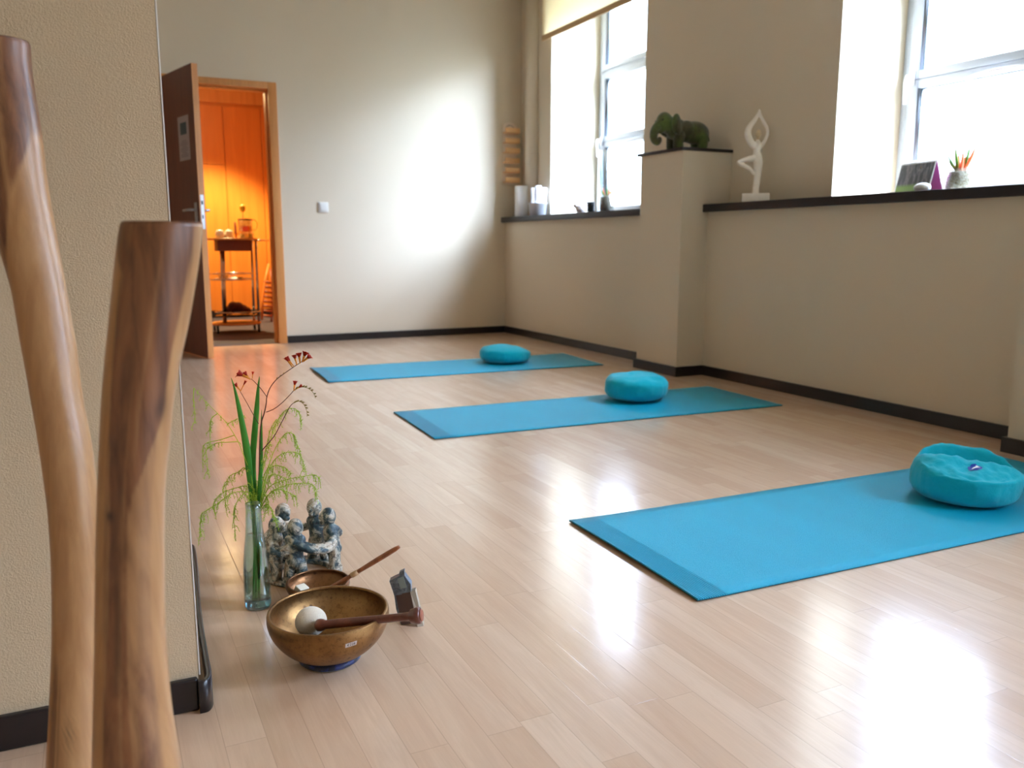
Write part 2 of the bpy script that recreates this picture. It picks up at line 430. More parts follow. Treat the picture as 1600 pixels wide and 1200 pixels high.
# windows
def window(i, y0, y1, handles):
    r = bpy.data.objects.new('window_%d' % i, None); COL.objects.link(r); r.location = (3.96, (y0+y1)/2, ZS); r['kind'] = 'structure'
    X0, X1 = 3.965, 4.03
    f = MB(); fw = .055
    f.bbox(X0, X1, y0, y0+fw, ZS, WZ1, .006); f.bbox(X0, X1, y1-fw, y1, ZS, WZ1, .006)
    f.bbox(X0, X1, y0+fw, y1-fw, ZS, ZS+.045, .006); f.bbox(X0, X1, y0+fw, y1-fw, WZ1-fw, WZ1, .006)
    f.bbox(X0, X1, y0+fw, y1-fw, 2.20, 2.245, .006)
    f.build('window_frame', WHITEPVC, r)
    def sash(za, zb, th=.07):
        s = MB(); a, b = y0+fw-.008, y1-fw+.008; X = X0-.012
        s.bbox(X, X1-.01, a, a+th, za, zb, .005); s.bbox(X, X1-.01, b-th, b, za, zb, .005)
        s.bbox(X, X1-.01, a+th, b-th, za, za+th*.7, .005); s.bbox(X, X1-.01, a+th, b-th, zb-th*.7, zb, .005)
        o = s.build('sash', WHITEPVC, r)
        MB().box(X0+.025, X0+.031, a+th-.006, b-th+.006, za+th*.7-.006, zb-th*.7+.006).build('pane', PANE, o)
        k = MB(); q = .004
        ga, gb = a+th, b-th
        for (ya, yb) in ((ga, ga+q), (gb-q, gb)): k.box(X0+.018, X0+.024, ya, yb, za+th*.7, zb-th*.7)
        k.box(X0+.018, X0+.024, ga, gb, zb-th*.7-q, zb-th*.7)
        k.build('gasket', GASKET, o)
        return o
    s1 = sash(ZS+.035, 1.652, .062); s2 = sash(1.655, 2.205, .062); s3 = sash(2.235, WZ1-.045, .062)
    if handles:
        yb = y1-fw-.022; X = X0-.013; zz = 1.665
        h = MB().bbox(X-.012, X, yb-.015, yb+.015, zz-.04, zz+.035, .005)
        h.tube([(X-.01, yb, zz), (X-.045, yb, zz), (X-.05, yb+.002, zz-.02), (X-.045, yb+.006, zz-.07), (X-.045, yb+.004, zz-.135)], [.012, .013, .012, .010, .009], 12)
        h.build('window_handle', HANDLEW, r)
        pts = [(X-.005, y1-.40, 1.60), (X-.03, y1-.415, 1.602), (X-.04, y1-.47, 1.61), (X-.038, y1-.56, 1.617), (X-.02, y1-.66, 1.62), (X, y1-.69, 1.62)]
        MB().tube(pts, [.008, .011, .010, .009, .008, .007], 10).build('window_handle', HANDLEW, r)
    return r
GASKET = plain('dark_gasket', (40, 52, 50), .6)
HANDLEW = plain('white_handle_lacquer', (250, 250, 250), .3)
for i, (a, b) in enumerate(WINS): window(i+1, a, b, i < 2)
# a pale neighbouring facade across the street
# roller blind
bl = thing('roller_blind', (3.46, 5.75, 2.45), 'cream roller blind half lowered over the window beside the wall corner', 'blind')
t = NT('blind_fabric'); v = t.obj((1, 1, 1)); n = t.noise(v, 400, 2)
ba = srgb(250, 242, 220); bb = srgb(246, 234, 206)
tl = t.n('ShaderNodeBsdfTranslucent'); mx = t.n('ShaderNodeMixShader'); mx.inputs[0].default_value = .6
c = t.mix(n, ba, bb); t.set(base=c, rough=.9, spec=.1); t.l(c, tl.inputs[0])
t.l(t.p.outputs[0], mx.inputs[1]); t.l(tl.outputs[0], mx.inputs[2]); t.l(mx.outputs[0], t.out.inputs[0])
MB().box(3.4535, 3.4545, 4.98, 6.49, 2.492, 3.06).build('blind_fabric', t.m, bl)
MB().bbox(3.448, 3.460, 4.978, 6.492, 2.452, 2.497, .004).build('bottom_bar', plain('tan_blind_bar', (200, 168, 122), .7), bl)
MB().tube([(3.455, 4.97, 3.09), (3.455, 6.50, 3.09)], .035, 20).build('roller_tube', WHITEPVC, bl)

# light switch
p = on(505, 324, 1, YB)
ls = thing('light_switch', (p.x, YB, p.z), 'small square white light switch on the back wall right of the doorway', 'light switch')
MB().bbox(p.x-.041, p.x+.041, YB-.009, YB-.0002, p.z-.041, p.z+.041, .003).build('frame', PLASTIC, ls)
MB().bbox(p.x-.028, p.x+.028, YB-.014, YB-.008, p.z-.028, p.z+.028, .002).build('rocker', PLASTIC, ls)

# notice on the door
nz1, nz0 = 1.70, 1.40
nt = thing('notice_sheet', dl.location + Matrix.Rotation(ang, 3, 'Z') @ Vector((L-.21, -.002, 1.52)), 'white printed sheet with a small picture taped to the dark door', 'notice', rz=ang)
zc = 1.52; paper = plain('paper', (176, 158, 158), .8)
MB().box(-.105, .105, 0, .0008, -.148, .148).build('sheet', paper, nt, world=False)
MB().box(-.06, .06, -.0006, 0, .025, .105).build('picture', plain('teal_photo_print', (62, 78, 86), .6), nt, world=False)
m = MB()
for k in range(9):
    w = .07 if k % 3 else .045; m.box(-w, w, -.0006, 0, -.02-k*.013, -.015-k*.013)
m.build('printed_lines', plain('grey_print', (128, 118, 122), .8), nt, world=False)

# ================================================================== MATS AND CUSHIONS
def make_mat(x, y, rz, label, curl):
    r = thing('yoga_mat', (x, y, 0), label, 'yoga mat', rz, 'turquoise yoga mats on the floor')
    nx, ny = 150, 14; LX, LY = 1.83, .61; vs = []; fs = []
    def z(u, v):
        e = curl*math.exp(-((u)/.035)) * (.35+.65*(1-abs(2*v-1)**2)) + .0006*math.sin(u*7+v*3)*min(1, u/.2)
        return e + curl*.6*math.exp(-((LX-u)/.05))*v
    T = .0055
    m = MB()
    for i in range(nx+1):
        u = LX*(i/nx)
        if i < 20: u = LX*(20/nx)*(i/20)**1.3
        for j in range(ny+1):
            v = j/ny; vs.append((u, v*LY, T+max(0, z(u, v))))
    for i in range(nx):
        for j in range(ny):
            a = i*(ny+1)+j; fs.append((a, a+ny+1, a+ny+2, a+1))
    n = len(vs)
    edge = [i*(ny+1) for i in range(nx+1)]+[nx*(ny+1)+j for j in range(1, ny+1)]+[i*(ny+1)+ny for i in range(nx-1, -1, -1)]+[j for j in range(ny-1, 0, -1)]
    vs2 = [(vs[k][0], vs[k][1], vs[k][2]-.0030) for k in edge]
    k = len(edge)
    m.add(vs+vs2, fs, True)
    m.f += [(edge[i], n+i, n+(i+1) % k, edge[(i+1) % k]) for i in range(k)]; m.sm += [False]*k
    m.build('surface', MAT, r, world=False)
    # darker backing layer
    b = MB(); vsb = [(x_, y_, z_-.0030) for (x_, y_, z_) in vs]; lo = [(x_, y_, max(.0006, z_-.0052)) for (x_, y_, z_) in vs]
    nn = len(vs)
    b.add(vsb+lo, fs+[tuple(reversed([q+nn for q in f])) for f in fs], True)
    b.f += [(edge[i], edge[i]+nn, edge[(i+1) % k]+nn, edge[(i+1) % k]) for i in range(k)]; b.sm += [False]*k
    b.build('backing', MATUNDER, r, world=False)
    return r
make_mat(1.1688, 4.8277, -.0502, 'turquoise yoga mat farthest away, nearest the back wall and doorway', .010)
make_mat(1.2075, 3.1989, -.0401, 'turquoise yoga mat in the middle of the three, ending beside the low pillar', .002)
make_mat(1.1687, 1.433, -.0264, 'turquoise yoga mat nearest the camera, running out of the right of the photo', .007)

def smoothstep(a, b, x):
    t = max(0, min(1, (x-a)/(b-a))); return t*t*(3-2*t)
def make_cushion(px, py, R, h, label, kind, seed, z0=.0062):
    g = fl(px, py, z0); d = (g-CAM); d.z = 0; d.normalize()
    c = g + d*R*.95
    r = thing('meditation_cushion', (c.x, c.y, z0), label, 'cushion', YAW, 'turquoise meditation cushions on the mats')
    nu, nv = 128, 72; vs = []; fs = []
    for i in range(nv+1):
        t = i/nv  # 0 = bottom centre, 1 = top centre
        a = -PI/2 + PI*t
        ca, sa = math.cos(a), math.sin(a)
        e = .62
        rr = abs(ca)**(.40 if kind == 'fold' else e); zz = math.copysign(abs(sa)**(.66), sa)
        for j in range(nu):
            b = 2*PI*j/nu
            q = Vector((math.cos(b)*1.7*rr, math.sin(b)*1.7*rr, sa*1.1+seed*5))
            w = noise.noise(q)*.045 + noise.noise(q*2.7)*.018
            x = R*rr*(1+w)*math.cos(b); y = R*rr*(1+w)*math.sin(b)
            z = h*.5*(1+zz*(1 if zz < 0 else 1))
            top_ = smoothstep(.1, .9, sa)
            # gathers that run down the side
            g_ = math.sin(b*31+seed+2*noise.noise(q*1.3))*.5+math.sin(b*17+seed*2)*.5
            rad = 1+.006*g_*(1-abs(sa))**.5*rr + .006*noise.noise(q*6)
            x *= rad; y *= rad
            if kind == 'dimple':
                dd = math.hypot(x, y)/R
                z -= h*.06*math.exp(-(dd/.12)**2)*top_ + h*.16*math.exp(-(math.hypot(x+.02, y)/.014)**2)*top_
                z += h*.10*top_*noise.noise(q*1.5+Vector((3, 1, 0)))*dd
            elif kind == 'lump':
                z += h*top_*(.10*noise.noise(Vector((x*9, y*9, seed)))+.10*(x/R)*-.6) - h*.05*top_*smoothstep(.2, 1, math.hypot(x, y)/R)
                z *= 1-.12*smoothstep(.4, 1, x/R)
            else:
                # a deep crease across the far right of the top, lip bulging behind it
                ca_, sa_ = math.cos(-.42), math.sin(-.42)
                z *= 1+.20*top_*(y/R+.1)
                dx_, dy_ = x/R-.18, y/R-.14
                u = dx_*ca_+dy_*sa_; v = -dx_*sa_+dy_*ca_
                e_ = (u/.80)**2+(v/.30)**2
                z -= h*top_*.85*math.exp(-e_**2)
                z += h*top_*.10*math.exp(-((v+.42)/.16)**2)*math.exp(-(u/.8)**4)
                z -= h*top_*.08*smoothstep(.1, -1.0, y/R+.15*x/R)
                z += h*top_*(.05*noise.noise(q*2.2)+.025*noise.noise(q*5))
                z += h*top_*.015*math.sin(u*17+noise.noise(q*3)*4)*math.exp(-((v+.75)/.35)**2)
            z = max(z, 0)
            vs.append((x, y, z))
    for i in range(nv):
        for j in range(nu): fs.append((i*nu+j, i*nu+(j+1) % nu, (i+1)*nu+(j+1) % nu, (i+1)*nu+j))
    m = MB().add(vs, fs)
    o = m.build('cover', CUSHION, r, world=False)
    # seam piping around the lower side
    pts = []
    return r, vs, nu, nv
make_cushion(789, 571, .172, .118, 'turquoise round cushion on the farthest mat, nearest the back wall', 'lump', 1.0)
make_cushion(993, 632.5, .164, .135, 'turquoise round cushion with a small dimple on the middle mat', 'dimple', 2.3)
c3, vs3, nu, nv = make_cushion(1503, 798, .158, .132, 'turquoise cushion with a deep fold and blue label on the nearest mat', 'fold', 4.1)
# label sewn on top: sample the surface
def surf(x, y):
    best = None
    for (a, b, c) in vs3[len(vs3)//2:]:
        d = (a-x)**2+(b-y)**2
        if best is None or d < best[0]: best = (d, c)
    return best[1]
def patch(cx, cy, sx, sy, rot, n, lift):
    m = MB(); vs = []; fs = []
    for i in range(n+1):
        for j in range(n+1):
            u, v = 2*i/n-1, 2*j/n-1
            s_ = math.sqrt(1-min(1, v*v)*.5); t_ = math.sqrt(1-min(1, u*u)*.5)
            u, v = u*s_*sx, v*t_*sy
            x = cx+u*math.cos(rot)-v*math.sin(rot); y = cy+u*math.sin(rot)+v*math.cos(rot)
            vs.append((x, y, surf(x, y)+lift))
    for i in range(n):
        for j in range(n): a = i*(n+1)+j; fs.append((a, a+n+1, a+n+2, a+1))
    return m.add(vs, fs)
lb = patch(-.014, -.076, .020, .0155, -.15, 8, .0020).build('label', plain('royal_blue_label', (20, 62, 176), .5), c3, world=False); lb['label'] = 'royal blue woven label'
bird = [(-.013, -.004), (-.004, -.0065), (.004, -.0075), (.013, -.006), (.008, -.001), (.005, .006), (.0035, .001), (-.001, -.001), (-.006, .0)]
m = MB().add([(-.014+x, -.076+y, surf(-.014+x, -.076+y)+.0042) for x, y in bird], [tuple(range(len(bird)))]); m.build('emblem', WHITE, lb, world=False)

# ================================================================== TEAK POSTS (foreground)
def m_teak():
    t = NT('teak_branch'); v = t.obj((26, 26, 2.2)); n = t.noise(v, 1.0, 5, .6, .8)
    v2 = t.obj((70, 70, 5)); n2 = t.noise(v2, 1.0, 4, .6, .5)
    at = t.n('ShaderNodeAttribute', attribute_name='heart'); h = at.outputs['Fac']
    hh = t.math('ADD', h, t.math('MULTIPLY', t.math('SUBTRACT', n, .5), .75), clamp=True)
    light = t.mix(t.ramp(n2, [(.3, 0), (.75, 1)]), srgb(170, 122, 76), srgb(196, 150, 100))
    dark = t.mix(t.ramp(n2, [(.3, 0), (.7, 1)]), srgb(92, 54, 32), srgb(150, 98, 60))
    c = t.mix(t.ramp(hh, [(.18, 0), (.58, 1)]), light, dark)
    k = t.n('ShaderNodeAttribute', attribute_name='knot').outputs['Fac']
    c = t.mix(k, c, srgb(40, 22, 16))
    t.set(base=c, rough=.42, coat=.25, coatr=.3); t.bump(n2, .10, .002); return t.m
TEAK = m_teak()
def post(name, rows, D, label, hfun, kfun, zlow=0.0, seed=0):
    # rows: (y pixel, left, right) silhouette read at the post's own distance -> real radii along a real axis
    ax = []
    for (y, l, r_) in rows:
        c = P((l+r_)/2, y, D); ax.append((c, (r_-l)/2/F*D, y))
    (c1, r1, y1), (c0, r0, y0) = ax[-1], ax[-2]
    # carry on down to the floor
    last = Vector((c1.x, c1.y, 0)); last.x -= .01
    lo = [(c1.lerp(last, k/8), r1*(1+.12*k/8), 1200+k*60) for k in range(1, 9)]
    ax += lo
    # resample
    N = 220; base = ax[-1][0]
    r = thing(name, (base.x, base.y, 0), label, 'wooden post')
    tot = [0]
    for a, b in zip(ax, ax[1:]): tot.append(tot[-1]+(a[0]-b[0]).length)
    rings = []
    def samp(s):
        for i in range(len(ax)-1):
            if s <= tot[i+1] or i == len(ax)-2:
                t = (s-tot[i])/(tot[i+1]-tot[i])
                p0 = ax[max(i-1, 0)]; p1 = ax[i]; p2 = ax[i+1]; p3 = ax[min(i+2, len(ax)-1)]
                def cr(a, b, c, d): return .5*((2*b)+(c-a)*t+(2*a-5*b+4*c-d)*t*t+(3*b-a-3*c+d)*t**3)
                return (Vector([cr(p0[0][k], p1[0][k], p2[0][k], p3[0][k]) for k in range(3)]), cr(p0[1], p1[1], p2[1], p3[1]), p1[2]*(1-t)+p2[2]*t)
    nn = 72; vs = []; heart = []; knot = []; fs = []
    f2 = Vector((-math.sin(YAW), math.cos(YAW), 0))
    for i in range(N+1):
        c, rad, y = samp(tot[-1]*i/N)
        c.z = max(c.z, 0)
        er = 1.0
        for j in range(nn):
            a = 2*PI*j/nn  # a=0: screen right; a=-90deg: towards camera
            q = Vector((math.cos(a)*1.2, math.sin(a)*1.2, i*.02+seed*9))
            rr = rad*(1+.018*noise.noise(q*1.5))*er
            tilt = 0
            if i == 0: tilt = 0
            v = c + rgt*math.cos(a)*rr + f2*math.sin(a)*rr*.95
            vs.append(v)
            u = math.cos(a); front = math.sin(a) < .3
            heart.append(hfun(u, y, front)); knot.append(kfun(u, y, math.sin(a) < 0))
    for i in range(N):
        for j in range(nn): fs.append((i*nn+j, i*nn+(j+1) % nn, (i+1)*nn+(j+1) % nn, (i+1)*nn+j))
    # sawn top with a small chamfer
    c, rad, y = samp(0); n0 = len(vs)
    for j in range(nn):
        p = vs[j]; vs.append(c+(p-c)*.955+Vector((0, 0, .0035))); heart.append(.9); knot.append(.25)
    for j in range(nn): fs.append((j, n0+j, n0+(j+1) % nn, (j+1) % nn))
    fs.append(tuple(n0+j for j in range(nn))); fs.append(tuple(N*nn+j for j in reversed(range(nn))))
    m = MB().add(vs, fs)
    off = Vector((base.x, base.y, 0))
    me = bpy.data.meshes.new('post'); me.from_pydata([tuple(v-off) for v in vs], [], fs)
    me.polygons.foreach_set('use_smooth', [True]*(len(fs)-2)+[False]*2)
    for nm, arr in (('heart', heart), ('knot', knot)):
        at = me.attributes.new(nm, 'FLOAT', 'POINT'); at.data.foreach_set('value', arr)
    me.materials.append(TEAK); me.validate()
    o = bpy.data.objects.new(name, me); COL.objects.link(o); o.location = (base.x, base.y, 0)
    for k in ('label', 'category'): o[k] = r[k]
    bpy.data.objects.remove(r)
    return o
rowsL = [(67, -50, 42), (110, -46, 45), (200, -34, 59), (290, -20, 70), (373, 0, 85), (450, 22, 99), (540, 38, 115), (620, 52, 126), (700, 66, 141), (780, 77, 150), (840, 82, 155), (900, 84, 154), (1000, 84, 152), (1100, 80, 152), (1200, 75, 154)]
def hL(u, y, front):
    # heartwood shows at the top, tapering down the left flank
    b = 1.1 if y < 200 else 1.1-(y-200)/250*1.9
    h = 1-smoothstep(b-.16, b+.16, u)
    h = h*(.62+.24*math.sin(u*8+y*.006+1)+.10*math.sin(u*19)) if y < 470 else 0
    h = max(h, .68*(1-smoothstep(-.98, -.74, u))*smoothstep(380, 430, y))
    h = max(h, .52*math.exp(-((u+.45)/.20)**2)*smoothstep(960, 1060, y))
    return max(0.04, h)
def kL(u, y, f):
    if not f: return 0.0
    k = .8*math.exp(-((u-.02+0.0)/.05)**2-((y-268)/9)**2)
    k += .55*math.exp(-((u-.25)/.25)**2-((y-1128)/22)**2)*(.5+.5*math.sin(u*40+y*.4))
    k += .5*math.exp(-((u+.28)/.16)**2)*smoothstep(1010, 1080, y)*(.5+.5*math.sin(u*30))
    return min(1, k)
post('teak_post', rowsL, 1.12, 'tall smooth teak branch post at the left edge, reaching highest', hL, kL, seed=1)
rowsR = [(352, 192, 314), (400, 185, 309), (500, 175, 293), (600, 165, 273), (700, 159, 262), (780, 156, 255), (900, 153, 254), (1000, 152, 256), (1100, 151, 264), (1200, 150, 277)]
def hR(u, y, front):
    lo = -.42+.10*math.sin(y/110)+.10*smoothstep(500, 800, y)
    if y < 430: lo -= (430-y)/80*.62
    hi = .93+.03*math.sin(y/50) if y < 620 else .93-smoothstep(620, 830, y)*.62
    h = smoothstep(lo-.09, lo+.09, u)*(1-smoothstep(hi-.10, hi+.10, u))
    h *= .72+.18*math.sin(u*7+y*.004)+.08*math.sin(u*23+y*.002)
    h = max(h, .38*smoothstep(-.55, -.40, u)*(1-smoothstep(.80, .97, u)))
    h = max(h, .55*math.exp(-((u-.60)/.22)**2)*smoothstep(1000, 1110, y))
    return max(.05, h)
def kR(u, y, f):
    if not f: return 0.0
    k = .95*math.exp(-((u+.25)/.14)**2-((y-794)/9)**2)
    k += .45*math.exp(-((u-.05)/.10)**2)*smoothstep(830, 900, y)*(1-smoothstep(1020, 1090, y))
    k += .7*math.exp(-((u-.85)/.10)**2-((y-632)/22)**2)
    return min(1, k)
post('teak_post', rowsR, .86, 'shorter sawn-off teak branch post in front, second from the left edge', hR, kR, seed=2)

# ================================================================== FLOOR STILL LIFE
F2 = Vector((-math.sin(YAW), math.cos(YAW), 0))      # horizontal, away from the camera
# ---- glass vase
vc = fl(403.5, 947); Dv = depth(vc); s = Dv/F
GL = m_glass('blue_green_vase_glass', (.80, .93, .95, 1), 0, 1.45)
GLB = m_glass('thick_blue_glass', (.25, .55, .68, 1), 0.02, 1.45)
WATER = m_clear('vase_water', (.93, .96, .88, 1), .04)
R0 = 20.3*s; R1 = 11.2*s; HV = (947-800)*s/math.cos(PITCH)*1.0
HV = on(403, 799, 0, vc.x)[2]
va = thing('glass_vase', (vc.x, vc.y, 0), 'slim blue-green glass bottle vase of stems standing on the floor', 'vase')
outer = [(.0001, .0005), (R0*.9, .0005), (R0*.98, .004), (R0, .012), (R0*1.0, HV*.10), (R0*.99, HV*.25), (R0*.93, HV*.42), (R0*.82, HV*.56), (R0*.70, HV*.68), (R0*.62, HV*.78), (R0*.575, HV*.88), (R0*.56, HV*.95), (R0*.57, HV)]
def interp(pr, z):
    for (a, b) in zip(pr, pr[1:]):
        if a[1] <= z <= b[1] and b[1] > a[1]: return a[0]+(b[0]-a[0])*(z-a[1])/(b[1]-a[1])
    return pr[-1][0]
inner = [(interp(outer[1:], z)-.0022, z) for z in [HV, HV*.95, HV*.88, HV*.78, HV*.68, HV*.56, HV*.42, HV*.25, HV*.12, .026]]+[(R0*.8, .020), (.0001, .018)]
TINT = m_clear('vase_glass_wall', (.86, .96, .97, 1), .12)
MB().lathe(outer+inner, (vc.x, vc.y, 0), 64).build('body', TINT, va)
MB().lathe([(.0001, .0012), (R0*.90, .0012), (R0*.955, .005), (R0*.965, .014), (R0*.85, .0175), (.0001, .017)], (vc.x, vc.y, 0), 48).build('thick_base', GLB, va)
ZW = HV*.70
wi = [(interp(outer[1:], z)-.0026, z) for z in [.026, HV*.12, HV*.25, HV*.42, HV*.56, ZW]]
MB().lathe([(.0001, .0185), (R0*.78, .0205)]+wi+[(.0001, ZW)], (vc.x, vc.y, 0), 48).build('water', WATER, va)

# ---- stems, leaves, flowers
def green(name, a, b, rough=.5, tr=.3):
    t = NT(name); v = t.obj((60, 60, 8)); n = t.noise(v, 1.0, 3); c = t.mix(n, srgb(*a), srgb(*b))
    tl = t.n('ShaderNodeBsdfTranslucent'); mx = t.n('ShaderNodeMixShader'); mx.inputs[0].default_value = tr
    t.set(base=c, rough=rough, spec=.3); t.l(c, tl.inputs[0]); t.l(t.p.outputs[0], mx.inputs[1]); t.l(tl.outputs[0], mx.inputs[2]); t.l(mx.outputs[0], t.out.inputs[0]); return t.m
BLADE = green('blade_leaf_green', (52, 128, 46), (98, 176, 64))
FERN = green('asparagus_fern_green', (158, 196, 44), (196, 222, 84), .6, .4)
FERNB = green('dry_fern_thread', (130, 130, 62), (160, 160, 80), .6, .3)
STEM = green('dark_red_stem', (64, 34, 34), (92, 52, 40), .5, .0)
STEMG = green('submerged_stem_green', (52, 140, 48), (100, 184, 66), .5, .2)
RED = green('crocosmia_red', (176, 34, 20), (206, 56, 24), .5, .25)
ORANGE = green('flower_throat_orange', (222, 130, 36), (238, 168, 60), .5, .25)
BUD = green('bud_green_red', (120, 96, 44), (146, 128, 58), .5, .1)
def V(x, y, d=0.0): return P(x, y, Dv+d)
def rpath(px, k=6): return smooth_path([V(*p) for p in px], k)
def taper(n, a, b): return [a+(b-a)*i/(n-1) for i in range(n)]
def blade(rows, label):
    # rows (x, y, halfwidth px, depth): a folded sword leaf with real thickness
    pts = [(V(x, y, d), w*s) for (x, y, w, d) in rows]
    b = vc
    lf = thing('sword_leaf', (b.x, b.y, .03), label, 'leaf')
    c = smooth_path([p for p, _ in pts], 8); n = len(c)
    ws = []
    for i in range(n):
        q = i/8; k = min(int(q), len(pts)-2); t = q-k; ws.append(pts[k][1]*(1-t)+pts[k+1][1]*t)
    vs = []; fs = []
    for i, (p, w) in enumerate(zip(c, ws)):
        w = max(w, .0002); th = min(.0009, w*.3)
        prof = [(-1, 0), (-.5, .18), (0, .42), (.5, .18), (1, 0), (.5, .18-.5*th/w), (0, .42-1.4*th/w), (-.5, .18-.5*th/w)]
        for (a, h) in prof: vs.append(p+rgt*a*w-F2*h*w*.8)
    for i in range(n-1):
        for j in range(8): fs.append((i*8+j, i*8+(j+1) % 8, i*8+8+(j+1) % 8, i*8+8+j))
    fs.append(tuple(range(8))); fs.append(tuple(reversed(range((n-1)*8, n*8))))
    o = MB().add(vs, fs).build('sword_leaf', BLADE, None, loc=lf.location)
    for k in ('label', 'category'): o[k] = lf[k]
    bpy.data.objects.remove(lf); return o
blade([(361, 590, .2, -.01), (366, 605, 1.6, -.01), (373, 635, 3.6, -.01), (380, 670, 5.0, -.008), (386, 705, 6.0, -.005), (390, 740, 5.4, 0), (394, 775, 4.5, .003), (397, 815, 3.6, .003), (399, 870, 3.2, .0), (401, 925, 2.4, 0)], 'tall green sword-shaped leaf leaning left in the glass vase')
blade([(405.5, 588, .2, .015), (403.5, 605, 2.0, .015), (401, 640, 4.2, .014), (397.5, 680, 5.0, .012), (395, 715, 5.0, .010), (396, 750, 4.6, .008), (400, 790, 3.8, .006), (402, 850, 3.2, .006), (403, 915, 2.4, .004)], 'tall green sword-shaped leaf standing upright in the glass vase')
blade([(408.5, 640, .2, 0), (408.5, 670, 1.6, 0), (408, 720, 3.0, 0), (406, 760, 3.6, -.002), (405, 800, 3.2, -.004), (406, 860, 2.8, -.004), (407, 900, 2.0, -.004)], 'shortest sword-shaped leaf, right of the other two in the vase')

def flower(parent, base, tip, size=1.0):
    size *= 1.45; base, tip = Vector(base), Vector(tip); tip = base+(tip-base)*1.15; d = (tip-base); Ln = d.length; d.normalize()
    f = MB().tube([base, base+d*Ln*.35, base+d*Ln*.6], [.0008*size, .0012*size, .0019*size], 7)
    o = f.build('flower', ORANGE, parent)
    side = d.cross(F2).normalized(); up = side.cross(d)
    for k in range(6):
        a = 2*PI*k/6+.3; out = side*math.cos(a)+up*math.sin(a)
        b0 = base+d*Ln*.55; pp = [b0, b0+d*Ln*.2+out*.0016*size, b0+d*Ln*.42+out*.0035*size, b0+d*Ln*.50+out*.0058*size-Vector((0, 0, .0012*size))]
        pm = MB(); vs = []; fs = []
        t = out.cross(d).normalized()
        for i, p in enumerate(pp):
            w = [.0011, .0021, .0019, .0003][i]*size
            vs += [p-t*w, p+out*.0003, p+t*w, p-out*.0004]
        for i in range(3):
            for j in range(4): fs.append((i*4+j, i*4+(j+1) % 4, i*4+4+(j+1) % 4, i*4+4+j))
        fs += [(3, 2, 1, 0), (12, 13, 14, 15)]
        pm.add(vs, fs).build('petal', RED, o)
def buds(parent, px, side, n, size):
    path = rpath(px, 5); m = MB(); m.tube(path, taper(len(path), .0008, .0005), 6)
    for k in range(n):
        p = path[int((k+.5)/n*(len(path)-1))]; sz = size*(1-.45*k/n)
        dirv = (rgt*side[0]+Vector((0, 0, 1))*side[1]).normalized()
        t = (path[min(len(path)-1, int((k+.5)/n*(len(path)-1))+1)]-p); t = t.normalized() if t.length > 0 else dirv
        q = (dirv*.8+t*.8).normalized()
        m.tube([p, p+q*sz*.4, p+q*sz*.8, p+q*sz], [.0008, .0017, .0014, .0003], 6)
    return m.build('bud_spray', BUD, parent)
cs = thing('crocosmia_stem', (vc.x, vc.y, .03), 'branching dark crocosmia stem with small red flowers in the vase', 'flower')
m = MB()
for px, a, b in (([(405, 905, 0), (404, 800, 0), (405, 740, 0), (406, 690, 0), (408, 662, 0), (413, 645, 0), (416, 630, 0), (417, 620, 0), (422, 606, 0), (432, 593, .004), (445, 583, .008), (458, 574, .01), (470, 566, .012), (478, 560, .012)], .0017, .0007),
                 ([(417, 620, 0), (409, 609, .0), (402, 601, .0), (395, 594, .0), (392, 592, 0)], .0009, .0006),
                 ([(404, 662, .0), (397, 650, .002), (386, 630, .004), (375, 611, .006)], .0009, .0006),
                 ([(416, 644, 0), (428, 639, 0), (440, 630, .002), (452, 618, .004), (460, 609, .005)], .0010, .0007),
                 ([(407, 710, 0), (411, 702, 0), (428, 682, -.004), (440, 660, -.008), (452, 637, -.01), (458, 630, -.01)], .0011, .0007)):
    p = rpath(px, 5); m.tube(p, taper(len(p), a, b), 7)
m.build('stem', STEM, cs)
for b, t_, sz in (((457, 574, .01), (448, 560, .008), 1.0), ((460, 573, .01), (450, 561, .012), .8), ((464, 570, .01), (460, 556, .008), 1.1), ((469, 568, .012), (467, 553, .010), 1.25), ((474, 565, .012), (483, 557, .010), 1.1), ((472, 566, .012), (477, 552, .016), 1.2),
                  ((391, 592, 0), (374, 584, -.004), 1.35), ((391, 593, 0), (383, 584, .004), .9), ((394, 592, 0), (395, 582, 0), .5),
                  ((376, 611, .006), (368, 601, .004), .9), ((376, 611, .006), (383, 597, .006), .5),
                  ((459, 611, .005), (461, 597, .004), .9), ((460, 610, .005), (470, 603, .004), .6)):
    flower(cs, V(*b), V(*t_), sz)
buds(cs, [(460, 609, .005), (470, 605, .005), (480, 606, .005), (489, 613, .005), (493, 622, .005)], (.5, .9), 8, .0085)
buds(cs, [(458, 630, -.01), (466, 627, -.01), (474, 631, -.01), (479, 641, -.01), (480, 651, -.01)], (.6, .5), 8, .0085)
buds(cs, [(432, 593, .004), (438, 588, .006), (446, 582, .008)], (-.6, 1), 3, .004)

